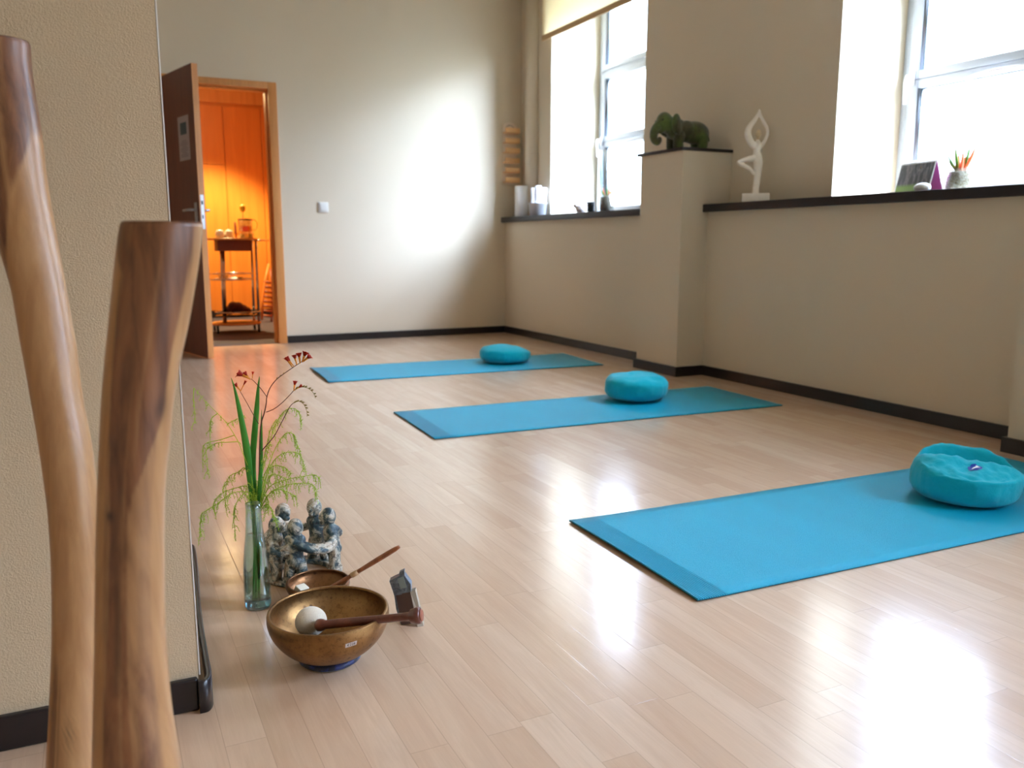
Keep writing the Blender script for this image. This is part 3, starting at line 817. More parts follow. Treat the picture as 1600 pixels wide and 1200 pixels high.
def fern(label, stems, hang, seed, dens=1.0):
    rnd = random.Random(seed)
    r = thing('asparagus_fern_spray', (vc.x, vc.y, .05), label, 'fern', group='feathery fern sprays in the vase')
    m = MB(); th = MB()
    for px in stems:
        p = rpath(px, 6); m.tube(p, taper(len(p), .0010, .00045), 5)
    m.build('stem', FERN, r)
    lv = MB()
    for px in stems:
        p = rpath(px, 6); n = len(p)
        i0 = int(n*.22)
        for i in range(i0, n):
            if rnd.random() > .85*dens: continue
            # a thread hanging from the stem, with needles
            Ln = rnd.uniform(.008, hang)*(.6+.4*i/n); pts = [p[i].copy()]; d = Vector((rnd.uniform(-.5, .5), rnd.uniform(-.5, .5), rnd.uniform(-.2, .5)))
            steps = max(3, int(Ln/.004)); q = p[i].copy()
            for k in range(steps):
                d = (d*.72+Vector((rnd.uniform(-.12, .12), rnd.uniform(-.12, .12), -.45))).normalized(); q = q+d*(Ln/steps); pts.append(q.copy())
                for _e in range(2):
                    e = Vector((rnd.uniform(-1, 1), rnd.uniform(-1, 1), rnd.uniform(-.9, .5))).normalized()
                    lv.tube([q, q+e*rnd.uniform(.0025, .006)], [.00055, .00028], 3, cap=False)
            lv.tube(pts, taper(len(pts), .0006, .00035), 4, cap=False)
            for _ in range(3):
                e = Vector((rnd.uniform(-1, 1), rnd.uniform(-1, 1), rnd.uniform(-.6, 1))).normalized()
                lv.tube([p[i], p[i]+e*rnd.uniform(.003, .008)], [.0005, .0002], 3, cap=False)
    lv.build('leaflets', FERN, r)['kind'] = 'stuff'
    return r
fern('thin fern spray arching high to the left of the vase', [
    [(398, 800), (393, 745), (384, 720, -.005), (372, 690, -.01), (355, 662, -.01), (340, 646, -.01), (322, 628, -.01), (303, 606, -.01)],
    [(372, 690, -.01), (355, 691, -.02), (340, 692, -.02), (328, 698, -.02), (322, 705, -.02), (324, 720, -.02), (324, 742, -.02)],
    [(366, 680, -.01), (345, 687, 0), (327, 691, .01), (318, 697, .01), (317, 715, .01), (317, 738, .01)],
    [(303, 606, -.01), (302, 625, -.01), (304, 640, -.01), (304.5, 660, -.01)],
    [(356, 662, -.01), (370, 655, 0), (382, 650, 0)],
    [(340, 646, -.01), (330, 655, 0), (328, 675, 0), (329, 698, 0)]], .020, 3, .45)
fern('low fern spray spreading left from the rim of the vase', [
    [(398, 805), (394, 775), (380, 768, -.01), (360, 772, -.02), (343, 785, -.03), (322, 798, -.03), (314, 806, -.03), (313, 835, -.03)],
    [(397, 800), (388, 762, .02), (370, 762, .02), (352, 768, .03), (340, 776, .03), (332, 792, .03)],
    [(396, 800), (385, 735, .01), (372, 738, .01), (358, 745, .01), (353, 762, .01), (352, 790, .01)],
    [(396, 800), (384, 772, -.02), (372, 782, -.03), (365, 800, -.03), (367, 828, -.03)]], .032, 5, 1.0)
fern('feathery fern spray arching high to the right of the vase', [
    [(402, 800), (410, 740), (420, 700, .01), (430, 665, .02), (442, 645, .02), (455, 638, .02), (466, 643, .02), (471, 658, .02)],
    [(403, 800), (414, 750, -.01), (426, 710, -.01), (440, 684, -.01), (452, 676, -.01), (461, 683, -.01), (465, 700, -.01)],
    [(403, 800), (420, 735, .03), (436, 712, .03), (455, 706, .03), (470, 712, .03), (476, 735, .03)],
    [(402, 790), (412, 720), (418, 690), (424, 668), (432, 655)]], .030, 8, 1.0)
fern('wide fern spray reaching right over the clay sculpture', [
    [(404, 800), (420, 762, -.01), (445, 750, -.02), (470, 745, -.02), (490, 742, -.02), (499, 746, -.02)],
    [(404, 800), (422, 770, .01), (448, 758, .02), (470, 755, .02), (488, 757, .02), (493, 772, .02)],
    [(404, 802), (418, 775, -.02), (432, 765, -.03), (448, 768, -.03), (462, 776, -.03)],
    [(403, 802), (414, 740, .01), (428, 728, .02), (444, 730, .02), (455, 740, .02)],
    [(404, 805), (415, 788, -.02), (424, 795, -.03), (430, 815, -.03)],
    [(403, 800), (412, 770), (420, 745), (432, 742), (446, 748)]], .034, 11, 1.25)
fern('dense fern tuft crowding the mouth of the vase', [
    [(402, 825), (399, 790), (396, 765), (388, 755)], [(403, 825), (401, 780), (404, 755), (412, 745)],
    [(401, 820), (395, 785, -.01), (390, 770, -.015), (388, 800, -.02)], [(403, 820), (408, 785, -.01), (414, 772, -.015), (418, 800, -.02)],
    [(402, 820), (402, 790, -.01), (400, 775, -.015), (402, 805, -.02)], [(402, 820), (405, 775, .01), (398, 750, .01)]], .040, 21, 2.2)
st = thing('cut_green_stems', (vc.x, vc.y, .02), 'bundle of green stems standing in the water of the vase', 'stems')
for k, (x0, x1) in enumerate(((399, 396), (402, 399), (398, 401.5), (404, 405))):
    MB().tube([V(x1, 935, .002*k), V((x0+x1)/2, 870, .002*k), V(x0, 800, .002*k)], [.0024, .0024, .0018], 8).build('stem', STEMG, st)

# ---- ring of clay figures
t = NT('verdigris_glazed_clay'); v = t.obj(); n = t.noise(v, 26, 5, .65, 1.0); n2 = t.noise(v, 90, 4, .6, .8)
c = t.ramp(n, [(.34, srgb(34, 50, 60)), (.43, srgb(56, 80, 84)), (.48, srgb(132, 132, 120)), (.55, srgb(206, 196, 176)), (.64, srgb(150, 126, 98))])
c = t.mix(t.ramp(n2, [(.40, .7), (.48, 0)]), c, srgb(30, 38, 44))
t.set(base=c, rough=.5, spec=.5, coat=.15, coatr=.3); t.bump(n2, .5, .004); CLAY = t.m
sc0 = fl(474, 896); Ds = depth(sc0)
sr = thing('clay_figure_ring', (sc0.x, sc0.y, 0), 'blue-grey glazed clay ring of five embracing figures standing behind the singing bowls', 'sculpture')
def SL(x, y, z): return sc0 + rgt*x + F2*y + Vector((0, 0, z))
MB().lathe([(.062, .001), (.092, .001), (.096, .005), (.094, .012), (.062, .012), (.060, .006), (.062, .001)], sc0, 56).build('base', CLAY, sr, remesh=.0022, smooth=2)
angs = [8, 74, 146, 222, 272]
SR = .072
for k, ad in enumerate(angs):
    a = math.radians(ad); o_ = Vector((math.cos(a), math.sin(a))); tg = Vector((-o_.y, o_.x))
    def q(rad, t_, z): return SL(o_.x*rad+tg.x*t_, o_.y*rad+tg.y*t_, z)
    m = MB()
    m.cap(q(SR+.006, -.019, .012), q(SR+.004, -.010, .060), .0125, .015); m.cap(q(SR+.006, .019, .012), q(SR+.004, .010, .060), .0125, .015)
    m.ball(q(SR+.002, 0, .062), .022, 1, 1, .9)
    m.cap(q(SR+.002, 0, .066), q(SR-.002, 0, .108), .019, .0195)
    m.cap(q(SR-.002, -.012, .112), q(SR-.002, .012, .112), .0135, .0135)
    m.cap(q(SR-.004, 0, .118), q(SR-.006, 0, .132), .010, .010)
    hdz = [.143, .150, .146, .138, .140][k]
    m.ball(q(SR-.007, 0, hdz), .0200, .95, .95, 1.14, 20)
    # face on the inner side: brow, nose, chin
    m.ball(q(SR-.027, 0, hdz-.001), .0045, 1, 1, 1.4, 8); m.ball(q(SR-.021, 0, hdz-.014), .0085, 1, 1, .8, 10)
    m.cap(q(SR-.0235, -.008, hdz+.006), q(SR-.0235, .008, hdz+.006), .0035, .0035, 8)
    # arms reach along the ring to the neighbours
    for sgn in (-1, 1):
        nb = angs[(k+sgn) % 5]; da = (nb-ad+540) % 360-180
        prev = None; N = 8
        for i in range(N+1):
            f = i/N; aa = math.radians(ad+da*.86*f); rr_ = SR+.004+.012*math.sin(PI*f)+(.006 if sgn > 0 else -.001)
            z = .110-.020*math.sin(PI*f*.9)-(.012 if sgn > 0 else 0)*f
            pnt = SL(math.cos(aa)*rr_, math.sin(aa)*rr_, z); rd = .0105-.003*f
            if prev is not None: m.cap(prev[0], pnt, prev[1], rd, 10)
            prev = (pnt, rd)
        m.ball(prev[0], .0085, n=10)
    m.build('figure', CLAY, sr, remesh=.0019, smooth=4)

# ---- singing bowls
def m_bronze(name, a, b, d, rough=.36):
    t = NT(name); v = t.obj(); n = t.noise(v, 9, 5, .6, .6); n2 = t.noise(v, 120, 4, .7); vo = t.n('ShaderNodeTexVoronoi'); t.l(v, vo.inputs['Vector']); vo.inputs['Scale'].default_value = 38
    c = t.mix(t.ramp(n, [(.35, 0), (.65, 1)]), srgb(*a), srgb(*b))
    c = t.mix(t.math('MULTIPLY', t.ramp(n2, [(.36, 1), (.48, 0)]), .35), c, srgb(*d))
    spots = t.ramp(vo.outputs[0], [(.10, 1), (.2, 0)]); sel = t.ramp(t.noise(v, 14, 2), [(.50, 0), (.6, 1)])
    c = t.mix(t.math('MULTIPLY', spots, t.math('MULTIPLY', sel, .8)), c, srgb(*d))
    t.set(base=c, metal=.80, rough=t.math('ADD', rough-.06, t.math('MULTIPLY', n, .18))); t.bump(t.math('ADD', n2, t.math('MULTIPLY', n, 1.5)), .12, .004); return t.m
BRONZE = m_bronze('hammered_bronze', (124, 88, 50), (164, 124, 76), (54, 34, 22))
BRONZE2 = m_bronze('dark_bronze', (120, 80, 48), (142, 100, 64), (52, 34, 24), .34)
bc = fl(516, 1030); Db = depth(bc); RB = 93.5/F*depth(bc+Vector((0, 0, .1)))
# rim height from its centre row
def rimz(px, py, c): return on(px, py, 1, c.y)[2]
HB = rimz(517, 951, bc)
bw = thing('singing_bowl', (bc.x, bc.y, 0.0), 'large bronze singing bowl with a price sticker, standing on a blue ring cushion', 'bowl')
Z0 = .012
def bowl_prof(R, H0, z0, t):
    o = [(.0001, z0), (R*.30, z0+.0005), (R*.42, z0+.004), (R*.62, z0+H0*.13), (R*.80, z0+H0*.32), (R*.93, z0+H0*.55), (R*.995, z0+H0*.78), (R*1.0, z0+H0*.93), (R*.99, z0+H0)]
    i = [(R*.99-t*1.2, z0+H0+.0006), (R*.99-t*1.5, z0+H0*.97), (R-t*1.3, z0+H0*.92), (R*.985-t, z0+H0*.76), (R*.92-t, z0+H0*.55), (R*.79-t, z0+H0*.34), (R*.60-t, z0+H0*.17), (R*.40, z0+.012), (.0001, z0+.0075)]
    return o, i
def smprof(pr, k=5):
    q = smooth_path([Vector((a, 0, b)) for a, b in pr], k); return [(max(v.x, .0001), v.z) for v in q]
o_, i_ = bowl_prof(RB, HB-Z0, Z0, .0042)
MB().lathe(smprof(o_)+smprof(i_), bc, 96).build('body', BRONZE, bw)
# engraved band inside the rim line and sticker
def bowl_pt(az, zf, lift):
    pr = smprof(o_); z = Z0+(HB-Z0)*zf
    for (a, b) in zip(pr, pr[1:]):
        if a[1] <= z <= b[1]:
            rr = a[0]+(b[0]-a[0])*(z-a[1])/(b[1]-a[1]); break
    return bc+Vector((math.cos(az)*(rr+lift), math.sin(az)*(rr+lift), z))
camaz = math.atan2(-bc.y, -bc.x)
sa = camaz+.34
m = MB(); vs = []; fs = []
for i in range(9):
    for j in range(5):
        vs.append(bowl_pt(sa+(i/8-.5)*.19, .735+.012*(i/8-.5)+(j/4-.5)*.095, .0006))
for i in range(8):
    for j in range(4): a = i*5+j; fs.append((a, a+5, a+6, a+1))
stk = m.add(vs, fs).build('price_sticker', plain('sticker_paper', (226, 214, 204), .7), bw)
stk['label'] = 'small white price sticker'
tc = bpy.data.curves.new('price_text', 'FONT'); tc.body = '€228'; tc.size = .0075; tc.align_x = 'CENTER'; tc.align_y = 'CENTER'; tc.extrude = .0001
tc.materials.append(plain('sticker_ink', (50, 44, 44), .7))
tmp = bpy.data.objects.new('price_text_curve', tc); COL.objects.link(tmp); bpy.context.view_layer.update()
tm = bpy.data.meshes.new_from_object(tmp.evaluated_get(bpy.context.evaluated_depsgraph_get())); bpy.data.objects.remove(tmp)
to = bpy.data.objects.new('price_text', tm); COL.objects.link(to); to.parent = stk
p0 = bowl_pt(sa, .735, .0011); px_ = (bowl_pt(sa+.02, .736, .0011)-bowl_pt(sa-.02, .734, .0011)).normalized(); py_ = (bowl_pt(sa, .76, .0011)-bowl_pt(sa, .71, .0011)).normalized()
pz_ = px_.cross(py_); R3 = Matrix((px_, py_, pz_)).transposed().to_4x4()
to.matrix_local = Matrix.Translation(p0-Vector((bw.location))-stk.location) @ R3
# ring cushion
t = NT('blue_brocade'); v = t.obj(); n = t.noise(v, 45, 3, .6, 1)
t.set(base=t.ramp(n, [(.5, srgb(10, 12, 34)), (.60, srgb(18, 36, 104)), (.68, srgb(12, 18, 44)), (.74, srgb(130, 110, 70))]), rough=.5, sheen=.3); BROC = t.m
MB().lathe([(.028, .001), (.052, .0005), (.0595, .006), (.057, .0125), (.046, .0165), (.030, .013), (.028, .001)], bc, 64).build('ring_cushion', BROC, None, loc=(bc.x, bc.y, 0))
rc = bpy.data.objects['ring_cushion']; tag(rc, 'dark blue brocade ring cushion under the large singing bowl', 'cushion')

b2 = fl(498, 937); D2 = depth(b2); H2 = rimz(498, 909, b2); R2 = 49/F*depth(b2+Vector((0, 0, H2)))
H2 = max(H2, .045)
sb = thing('singing_bowl', (b2.x, b2.y, 0), 'small dark singing bowl standing behind the large one', 'bowl')
o2, i2 = bowl_prof(R2, H2-.0, .0005, .0032)
MB().lathe(smprof(o2)+smprof(i2), b2, 80).build('body', BRONZE2, sb)
# little cream block in it
pb = P(471, 921, depth(b2)-.02)
cb = MB().bbox(-.013, .013, -.010, .010, -.008, .008, .0015).build('wooden_block', plain('cream_block', (232, 222, 200), .6), None, world=False, loc=(pb.x, pb.y, pb.z), rot=(.35, .1, .5))
tag(cb, 'small cream block lying inside the small singing bowl', 'block')
# stick striker
a_ = P(624, 854, D2-.05); b_ = P(545, 903, D2-.02); c_ = P(497, 931, D2+.0)
STICK = m_wood('striker_hardwood', (120, 62, 30), (176, 104, 56), (60, 60, 8), .35, .3, 1.0)
k_ = thing('wooden_striker', b_, 'slim reddish wooden striker stick resting across the small singing bowl', 'striker')
p = [c_.lerp(a_, i/20) for i in range(21)]
r_ = [.0054+(.0006*math.sin(i*.5)) for i in range(21)]; r_[-1] = .0035; r_[0] = .0040
MB().tube(p, r_, 14).build('stick', STICK, k_)
q0, q1 = c_.lerp(a_, .42), c_.lerp(a_, .50)
MB().tube([q0, q0.lerp(q1, .5), q1], [.0063, .0064, .0062], 14).build('pale_band', plain('pale_wood_band', (206, 170, 128), .6), k_)
# padded mallet
ml = thing('padded_mallet', P(520, 970, Db), 'mallet with cream felt ball and dark turned wooden handle lying across the large bowl', 'mallet')
Dm = Db-.01
ha = P(497, 977, Dm-.030); hb = P(651, 962, Dm-.065)
felt = NT('cream_felt'); v = felt.obj(); n = felt.noise(v, 350, 4, .7)
felt.set(base=felt.mix(n, srgb(214, 196, 168), srgb(240, 228, 206)), rough=.95, sheen=.5); felt.bump(n, .6, .003)
bcn = P(486, 971, Dm+.004)
MB().ball(bcn, .0305, 1, 1, .93, 40).build('felt_ball', felt.m, ml)
HW = m_wood('dark_turned_wood', (78, 34, 22), (122, 60, 38), (40, 40, 40), .3, .5)
d_ = (hb-ha); pts = [ha+d_*t_ for t_ in (-.02, .0, .03, .06, .075, .3, .6, .88, .93, .945, .99, 1.0, 1.035, 1.045)]
MB().tube(pts, [.0085, .0115, .0120, .0105, .0085, .0088, .0080, .0078, .0085, .0130, .0150, .0160, .0155, .0120], 24).build('handle', HW, ml)
em = hb+d_*.047; MB().tube([em, em+d_.normalized()*.0012], [.0115, .0108], 24).build('end_cap', m_wood('redder_end_grain', (140, 76, 52), (160, 92, 64), (60, 60, 60), .4), ml)

# ---- small foil packet standing at the right of the bowls
fo = NT('grey_foil'); v = fo.obj(); n = fo.noise(v, 60, 4, .7, 1.0); fo.set(base=fo.mix(n, srgb(72, 80, 90), srgb(150, 160, 172)), metal=.65, rough=.36); fo.bump(n, .9, .006)
pk0 = fl(643, 977); dpk = depth(pk0)
pk = thing('foil_packet', (pk0.x, pk0.y, 0), 'small opened packet of brown block in grey foil standing beyond the mallet end', 'packet')
def Q(x, y, d=0): return P(x, y, dpk+d)
# brown body: leaning prism
def prism(front, dd, dx=0.0):
    n = len(front); A = [Q(x, y, d) for x, y, d in front]; off = F2*dd+rgt*dx; B = [p+off for p in A]
    return MB().add(A+B, [tuple(range(n)), tuple(reversed(range(n, 2*n)))]+[(i, (i+1) % n, n+(i+1) % n, n+i) for i in range(n)], False)
prism([(618, 929, .01), (641, 925, 0), (652, 974, -.008), (627, 976, 0)], .020).build('block', plain('brown_block', (96, 74, 66), .6), pk, bevel=.001)
prism([(641, 925, 0), (649, 922, 0), (662, 979, -.004), (652, 980, -.008)], .016).build('kraft_flap', plain('kraft_paper', (176, 164, 146), .8), pk, bevel=.0008)
prism([(608, 908, .012), (624, 900, .008), (632, 899, .006), (642, 913, .004), (642, 928, 0), (616, 931, .01)], .020).build('foil_wrapper', fo.m, pk, bevel=.001)
prism([(624, 894, .01), (632, 890, .008), (632, 900, .006), (624, 901, .008)], .010).build('foil_fold', fo.m, pk, bevel=.001)
prism([(621, 905, -.001), (630, 901, -.002), (635.5, 918, -.004), (626, 920, -.003)], .0012).build('paper_tag', plain('grey_tag', (136, 146, 140), .8), pk)
prism([(610, 911, .010), (616, 931, .008), (619, 952, .006), (626, 975, .002), (628, 976, .002), (619, 935, .007), (613, 911, .010)], .018).build('foil_side', fo.m, pk)

# ================================================================== ON THE PILLAR AND SILLS
# ---- grass-green elephant
t = NT('moss_green_flock'); v = t.obj(); n = t.noise(v, 60, 4, .7); n2 = t.noise(v, 8, 2)
t.set(base=t.mix(t.ramp(n2, [(.4, 0), (.62, 1)]), t.mix(n, srgb(62, 64, 44), srgb(88, 88, 62)), t.mix(n, srgb(78, 96, 50), srgb(112, 132, 74))), rough=.95, sheen=.5, spec=.1)
t.bump(n, .8, .006); MOSS = t.m
ez = 1.3598
e0 = Vector((3.262, 4.335, ez))
hd = (-rgt*.93 - F2*.36).normalized()             # direction the elephant faces
sdv = Vector((-hd.y, hd.x, 0))
el = thing('elephant_figurine', e0, 'moss green elephant figurine standing on top of the low pillar', 'figurine')
S_ = 1.2
def EL(a, b, z): return e0 + hd*a*S_ + sdv*b*S_ + Vector((0, 0, z*S_*.97))
Mx = Matrix(((hd.x, sdv.x, 0, 0), (hd.y, sdv.y, 0, 0), (0, 0, 1, 0), (0, 0, 0, 1)))
class EM(MB):
    def ball(s, c, r, *a, **k): return MB.ball(s, c, r*S_, *a, **k)
    def cap(s, a, b, ra, rb, n=12):
        MB.ball(s, a, ra*S_, n=n); MB.ball(s, b, rb*S_, n=n); return s.tube([a, b], [ra*S_, rb*S_], n)
m = EM()
m.ball(EL(-.085, 0, .098), .062, 1.25, .98, .92, 24, Mx)
m.ball(EL(-.03, 0, .102), .060, 1.2, .95, .90, 24, Mx)
m.ball(EL(.025, 0, .112), .056, 1.0, .9, .98, 24, Mx)
m.ball(EL(-.125, 0, .092), .050, .8, .95, 1.0, 20, Mx)
for a, b in ((-.115, .032), (-.115, -.032), (.022, .030), (.022, -.034)):
    m.cap(EL(a, b, .075), EL(a+(.006 if a > 0 else -.002), b, .022), .031, .025); m.lathe([(.030, .001), (.033, .005), (.030, .036)], EL(a, b, 0), 16)
m.cap(EL(.05, 0, .125), EL(.085, 0, .135), .045, .044, 18)
m.ball(EL(.092, 0, .143), .046, .95, .86, 1.08, 24, Mx)
tr = smooth_path([EL(.118, 0, .132), EL(.142, 0, .105), EL(.152, 0, .078), EL(.148, 0, .052), EL(.132, 0, .040), EL(.120, 0, .048), EL(.118, 0, .058)], 6)
for i in range(len(tr)-1):
    m.cap(tr[i], tr[i+1], .026-.0145*i/len(tr), .026-.0145*(i+1)/len(tr), 10)
m.cap(EL(-.162, 0, .11), EL(-.175, 0, .06), .007, .005, 8)
m.cap(EL(.10, .018, .105), EL(.125, .02, .085), .012, .006, 8); m.cap(EL(.10, -.018, .105), EL(.125, -.02, .085), .012, .006, 8)
m.build('body', MOSS, el, remesh=.0036, smooth=4)
for sg in (-1, 1):
    m = EM()
    Me = Mx @ Matrix.Rotation(sg*.42, 4, 'Z')
    m.ball(EL(.052, sg*.050, .130), .042, .92, .26, 1.22, 20, Me)
    m.ball(EL(.040, sg*.056, .112), .030, .9, .25, 1.3, 18, Me)
    m.build('ear', MOSS, el, remesh=.0032, smooth=3)
    EM().ball(EL(.122, sg*.034, .150), .0042, n=10).build('eye', DK, el)

# ---- tree pose statuette
t = NT('white_resin'); v = t.obj(); n = t.noise(v, 30, 3); t.set(base=t.mix(n, srgb(236, 226, 210), srgb(250, 246, 238)), rough=.5, spec=.4); RESIN = t.m
zb = ZS
g1 = on(1181, 302, 0, XR+.035)
gd = depth(g1)
stt = thing('yoga_statuette', (g1.x, g1.y, zb), 'white tree-pose yoga figure statuette on the sill right of the low pillar', 'figurine')
def TS(px, py, d=0): return P(px, py, gd+d)
wb = 20.5/F*gd
MB().bbox(-wb, wb, -.030, .030, 0, .047, .003, Matrix.Translation((g1.x, g1.y, zb)) @ Matrix.Rotation(YAW-.32, 4, 'Z')).build('base', RESIN, stt)
pr = lambda r: r/F*gd
def chain(m, pts, n=12):
    path = smooth_path([TS(x, y, d) for x, y, r, d in pts], 5); rs = []
    for i in range(len(path)):
        q = i/5; k = min(int(q), len(pts)-2); f = q-k; rs.append(1.15*pr(pts[k][2]*(1-f)+pts[k+1][2]*f))
    for i in range(len(path)-1): m.cap(path[i], path[i+1], rs[i], rs[i+1], n)
m = MB()
chain(m, [(1181, 303, 5, 0), (1181, 296, 4.4, 0), (1183, 280, 4.6, 0), (1184, 266, 5.4, 0), (1184.5, 254, 6.3, 0), (1183.5, 245, 6.0, 0), (1182.5, 237, 4.8, 0), (1184, 228, 5.0, 0), (1184, 221, 3.0, 0)])
chain(m, [(1181, 247, 5.0, 0), (1170, 248.5, 4.0, -.01), (1158, 252, 3.0, -.02), (1154, 254.5, 2.6, -.02), (1163, 259, 2.8, -.018), (1172, 264, 2.4, -.012), (1177, 271, 1.8, -.01)])
chain(m, [(1181, 231, 4.2, 0), (1173, 222, 4.6, 0), (1168.5, 210, 4.8, 0), (1171, 199, 4.0, 0), (1179, 188, 3.0, 0), (1185, 178, 2.2, 0), (1186.5, 172, 1.4, 0)])
chain(m, [(1186, 231, 3.8, 0), (1194, 222, 2.6, 0), (1199, 210, 2.2, 0), (1198.5, 200, 2.2, 0), (1193, 190, 2.2, 0), (1188, 180, 2.0, 0), (1187, 172, 1.3, 0)])
m.build('figure', RESIN, stt, remesh=.0026, smooth=3)
m = MB(); m.ball(TS(1184.5, 210.5, .0), pr(4.3), 1, 1, 1.22, 18); m.ball(TS(1185, 206, .010), pr(3.6), 1, 1, 1, 14); m.cap(TS(1184.5, 215, 0), TS(1184.3, 222, 0), pr(2.0), pr(2.2), 10)
m.ball(TS(1184, 211, -.019), pr(.9), n=8)
hd_ = m.build('head', plain('warm_cream_resin', (222, 200, 160), .5), stt, remesh=.0024, smooth=2)

# ---- desk calendar with photo, sill of the near window
a1 = on(1397, 296, 0, 3.60); a2 = on(1451, 292, 0, 3.56); zt = on(1402, 256, 0, 3.61)[2]
dv = (a2-a1); dv.z = 0; wc = dv.length; rzc = math.atan2(dv.y, dv.x)
ca = thing('desk_calendar', (a1.x, a1.y, ZS), 'small desk calendar with a photo of figures on grass standing on the window sill', 'calendar', rzc)
hc = zt-ZS
t = NT('calendar_photo'); v = t.obj(); o = t.xyz(v)
n = t.noise(t.comb(t.math('MULTIPLY', o[0], 60.0), 0.0, t.math('MULTIPLY', o[2], 14.0)), 1.0, 4, .6, .5)
cdark = t.ramp(n, [(.35, srgb(22, 22, 26)), (.5, srgb(60, 58, 66)), (.58, srgb(110, 104, 108)), (.66, srgb(30, 30, 34)), (.76, srgb(190, 150, 110))])
gr = t.ramp(t.math('DIVIDE', o[2], hc), [(.26, 1), (.36, 0)])
t.set(base=t.mix(gr, cdark, srgb(112, 142, 62)), rough=.5); PHOTO = t.m
Mt = Matrix.Rotation(-.22, 4, 'X')
MB().box(0, wc, -.001, 0, .002, hc*1.02, Mt).build('front_card', WHITE, ca, world=False)
MB().box(.004, wc-.006, -.0016, -.001, .006, hc*.965, Mt).build('photo', PHOTO, ca, world=False)
MB().box(0, wc, .1+.0, .101, .002, hc*1.02, Matrix.Translation((0, 0, 0)) @ Matrix.Translation((0, .0, 0)) @ Matrix.Rotation(.0, 4, 'X')).v
bb = MB(); ytop = math.sin(.22)*hc*1.02
bb.add([(0, .085, .001), (wc, .085, .001), (wc, ytop+.001, hc*1.0), (0, ytop+.001, hc*1.0), (0, .0865, .001), (wc, .0865, .001), (wc, ytop+.0025, hc*1.0), (0, ytop+.0025, hc*1.0)], [(3,2,1,0), (4,5,6,7), (0,1,5,4), (1,2,6,5), (2,3,7,6), (3,0,4,7)], False)
bb.build('back_card', plain('purple_card', (146, 42, 120), .6), ca, world=False)
m = MB()
for i in range(15):
    x = wc*(i+.5)/15; m.tube([(x, ytop-.003+.006*math.cos(k*PI/4), hc*1.005+.006*math.sin(k*PI/4)) for k in range(9)], .0009, 6, cap=False)
m.build('wire_binding', WHITE, ca, world=False)
# white egg-shaped pebble beside it
pbq = on(1440, 299, 0, 3.42)
eg = MB().ball((0, 0, .022), .030, 1.25, .85, .73, 20).build('white_pebble', WHITE, None, world=False, loc=(3.43, on(1441, 296, 0, 3.43)[1], ZS), rot=(0, 0, -1.2))
tag(eg, 'smooth white pebble lying in front of the desk calendar', 'pebble')

# ---- succulents in pebble-filled glasses
def m_gravel():
    t = NT('gravel'); v = t.obj(); vo = t.n('ShaderNodeTexVoronoi'); t.l(v, vo.inputs['Vector']); vo.inputs['Scale'].default_value = 150
    c = t.ramp(t.xyz(vo.outputs[1])[0], [(0, srgb(150, 130, 104)), (.5, srgb(196, 180, 154)), (1, srgb(222, 214, 200))]); t.set(base=c, rough=.9); t.bump(vo.outputs[0], 1, .01); return t.m
GRAVEL = m_gravel()
def leafmat(nm, a, b, zsp):
    t = NT(nm); v = t.obj(); o = t.xyz(v); f = t.ramp(t.math('DIVIDE', o[2], zsp), [(.35, 0), (.85, 1)])
    c = t.mix(f, srgb(*a), srgb(*b)); tl = t.n('ShaderNodeBsdfTranslucent'); mx = t.n('ShaderNodeMixShader'); mx.inputs[0].default_value = .35
    t.set(base=c, rough=.5); t.l(c, tl.inputs[0]); t.l(t.p.outputs[0], mx.inputs[1]); t.l(tl.outputs[0], mx.inputs[2]); t.l(mx.outputs[0], t.out.inputs[0]); return t.m
def potted(name, label, c, R, h, hl, leaves, seed):
    r = thing(name, (c.x, c.y, ZS), label, 'plant')
    MB().lathe([(.0001, .001), (R*.95, .001), (R, .004), (R, h), (R-.0018, h), (R-.0018, .006), (.0001, .005)], (0, 0, 0), 40).build('glass_pot', CLEAR, r, world=False)
    MB().lathe([(.0001, .0055), (R-.0024, .0065), (R-.0024, h*.86), (R*.6, h*.90), (.0001, h*.93)], (0, 0, 0), 32).build('gravel', GRAVEL, r, world=False)
    ms = [leafmat(name+'_orange_leaf', (206, 120, 44), (104, 150, 40), hl), leafmat(name+'_pink_leaf', (226, 128, 112), (226, 140, 96), hl), leafmat(name+'_green_leaf', (150, 140, 70), (92, 140, 60), hl)]
    rd = random.Random(seed)
    for (a, lean, ln, w, mi) in leaves:
        a = a+YAW
        d = Vector((math.cos(a), math.sin(a), 0)); b = d*R*.25+Vector((0, 0, h*.88))
        pts = smooth_path([b, b+d*lean*.35+Vector((0, 0, ln*.35)), b+d*lean*.75+Vector((0, 0, ln*.7)), b+d*lean+Vector((0, 0, ln))], 4); n = len(pts)
        MB().tube(pts, [max(.0004, 1.35*w*(math.sin(PI*min(1, (i/n)*.75+.25))**.8)) for i in range(n)], 8).build('leaf', ms[mi], r, world=False)
    return r
g2 = on(1499, 288, 0, 3.70); dg = depth(g2)
potted('potted_succulent', 'spiky red and green succulent in a gravel-filled glass on the near window sill', Vector((g2.x, g2.y, 0)), 22/F*dg, on(1499, 264, 0, 3.70)[2]-ZS, .17,
       [(PI, .040, .050, .0045, 0), (PI-.4, .045, .085, .0035, 2), (PI+.3, .022, .105, .0055, 0), (PI*1.4, .018, .088, .0055, 1), (.2, .006, .070, .011, 1), (-.4, .010, .110, .0035, 2), (.2, .025, .108, .0040, 2), (.1, .048, .112, .0060, 1), (-.6, .036, .100, .0055, 1), (.7, .030, .070, .005, 2), (1.6, .01, .08, .006, 1), (2.4, .03, .06, .005, 0)], 1)
g3 = on(948, 318, 0, 3.62); dg = depth(g3)
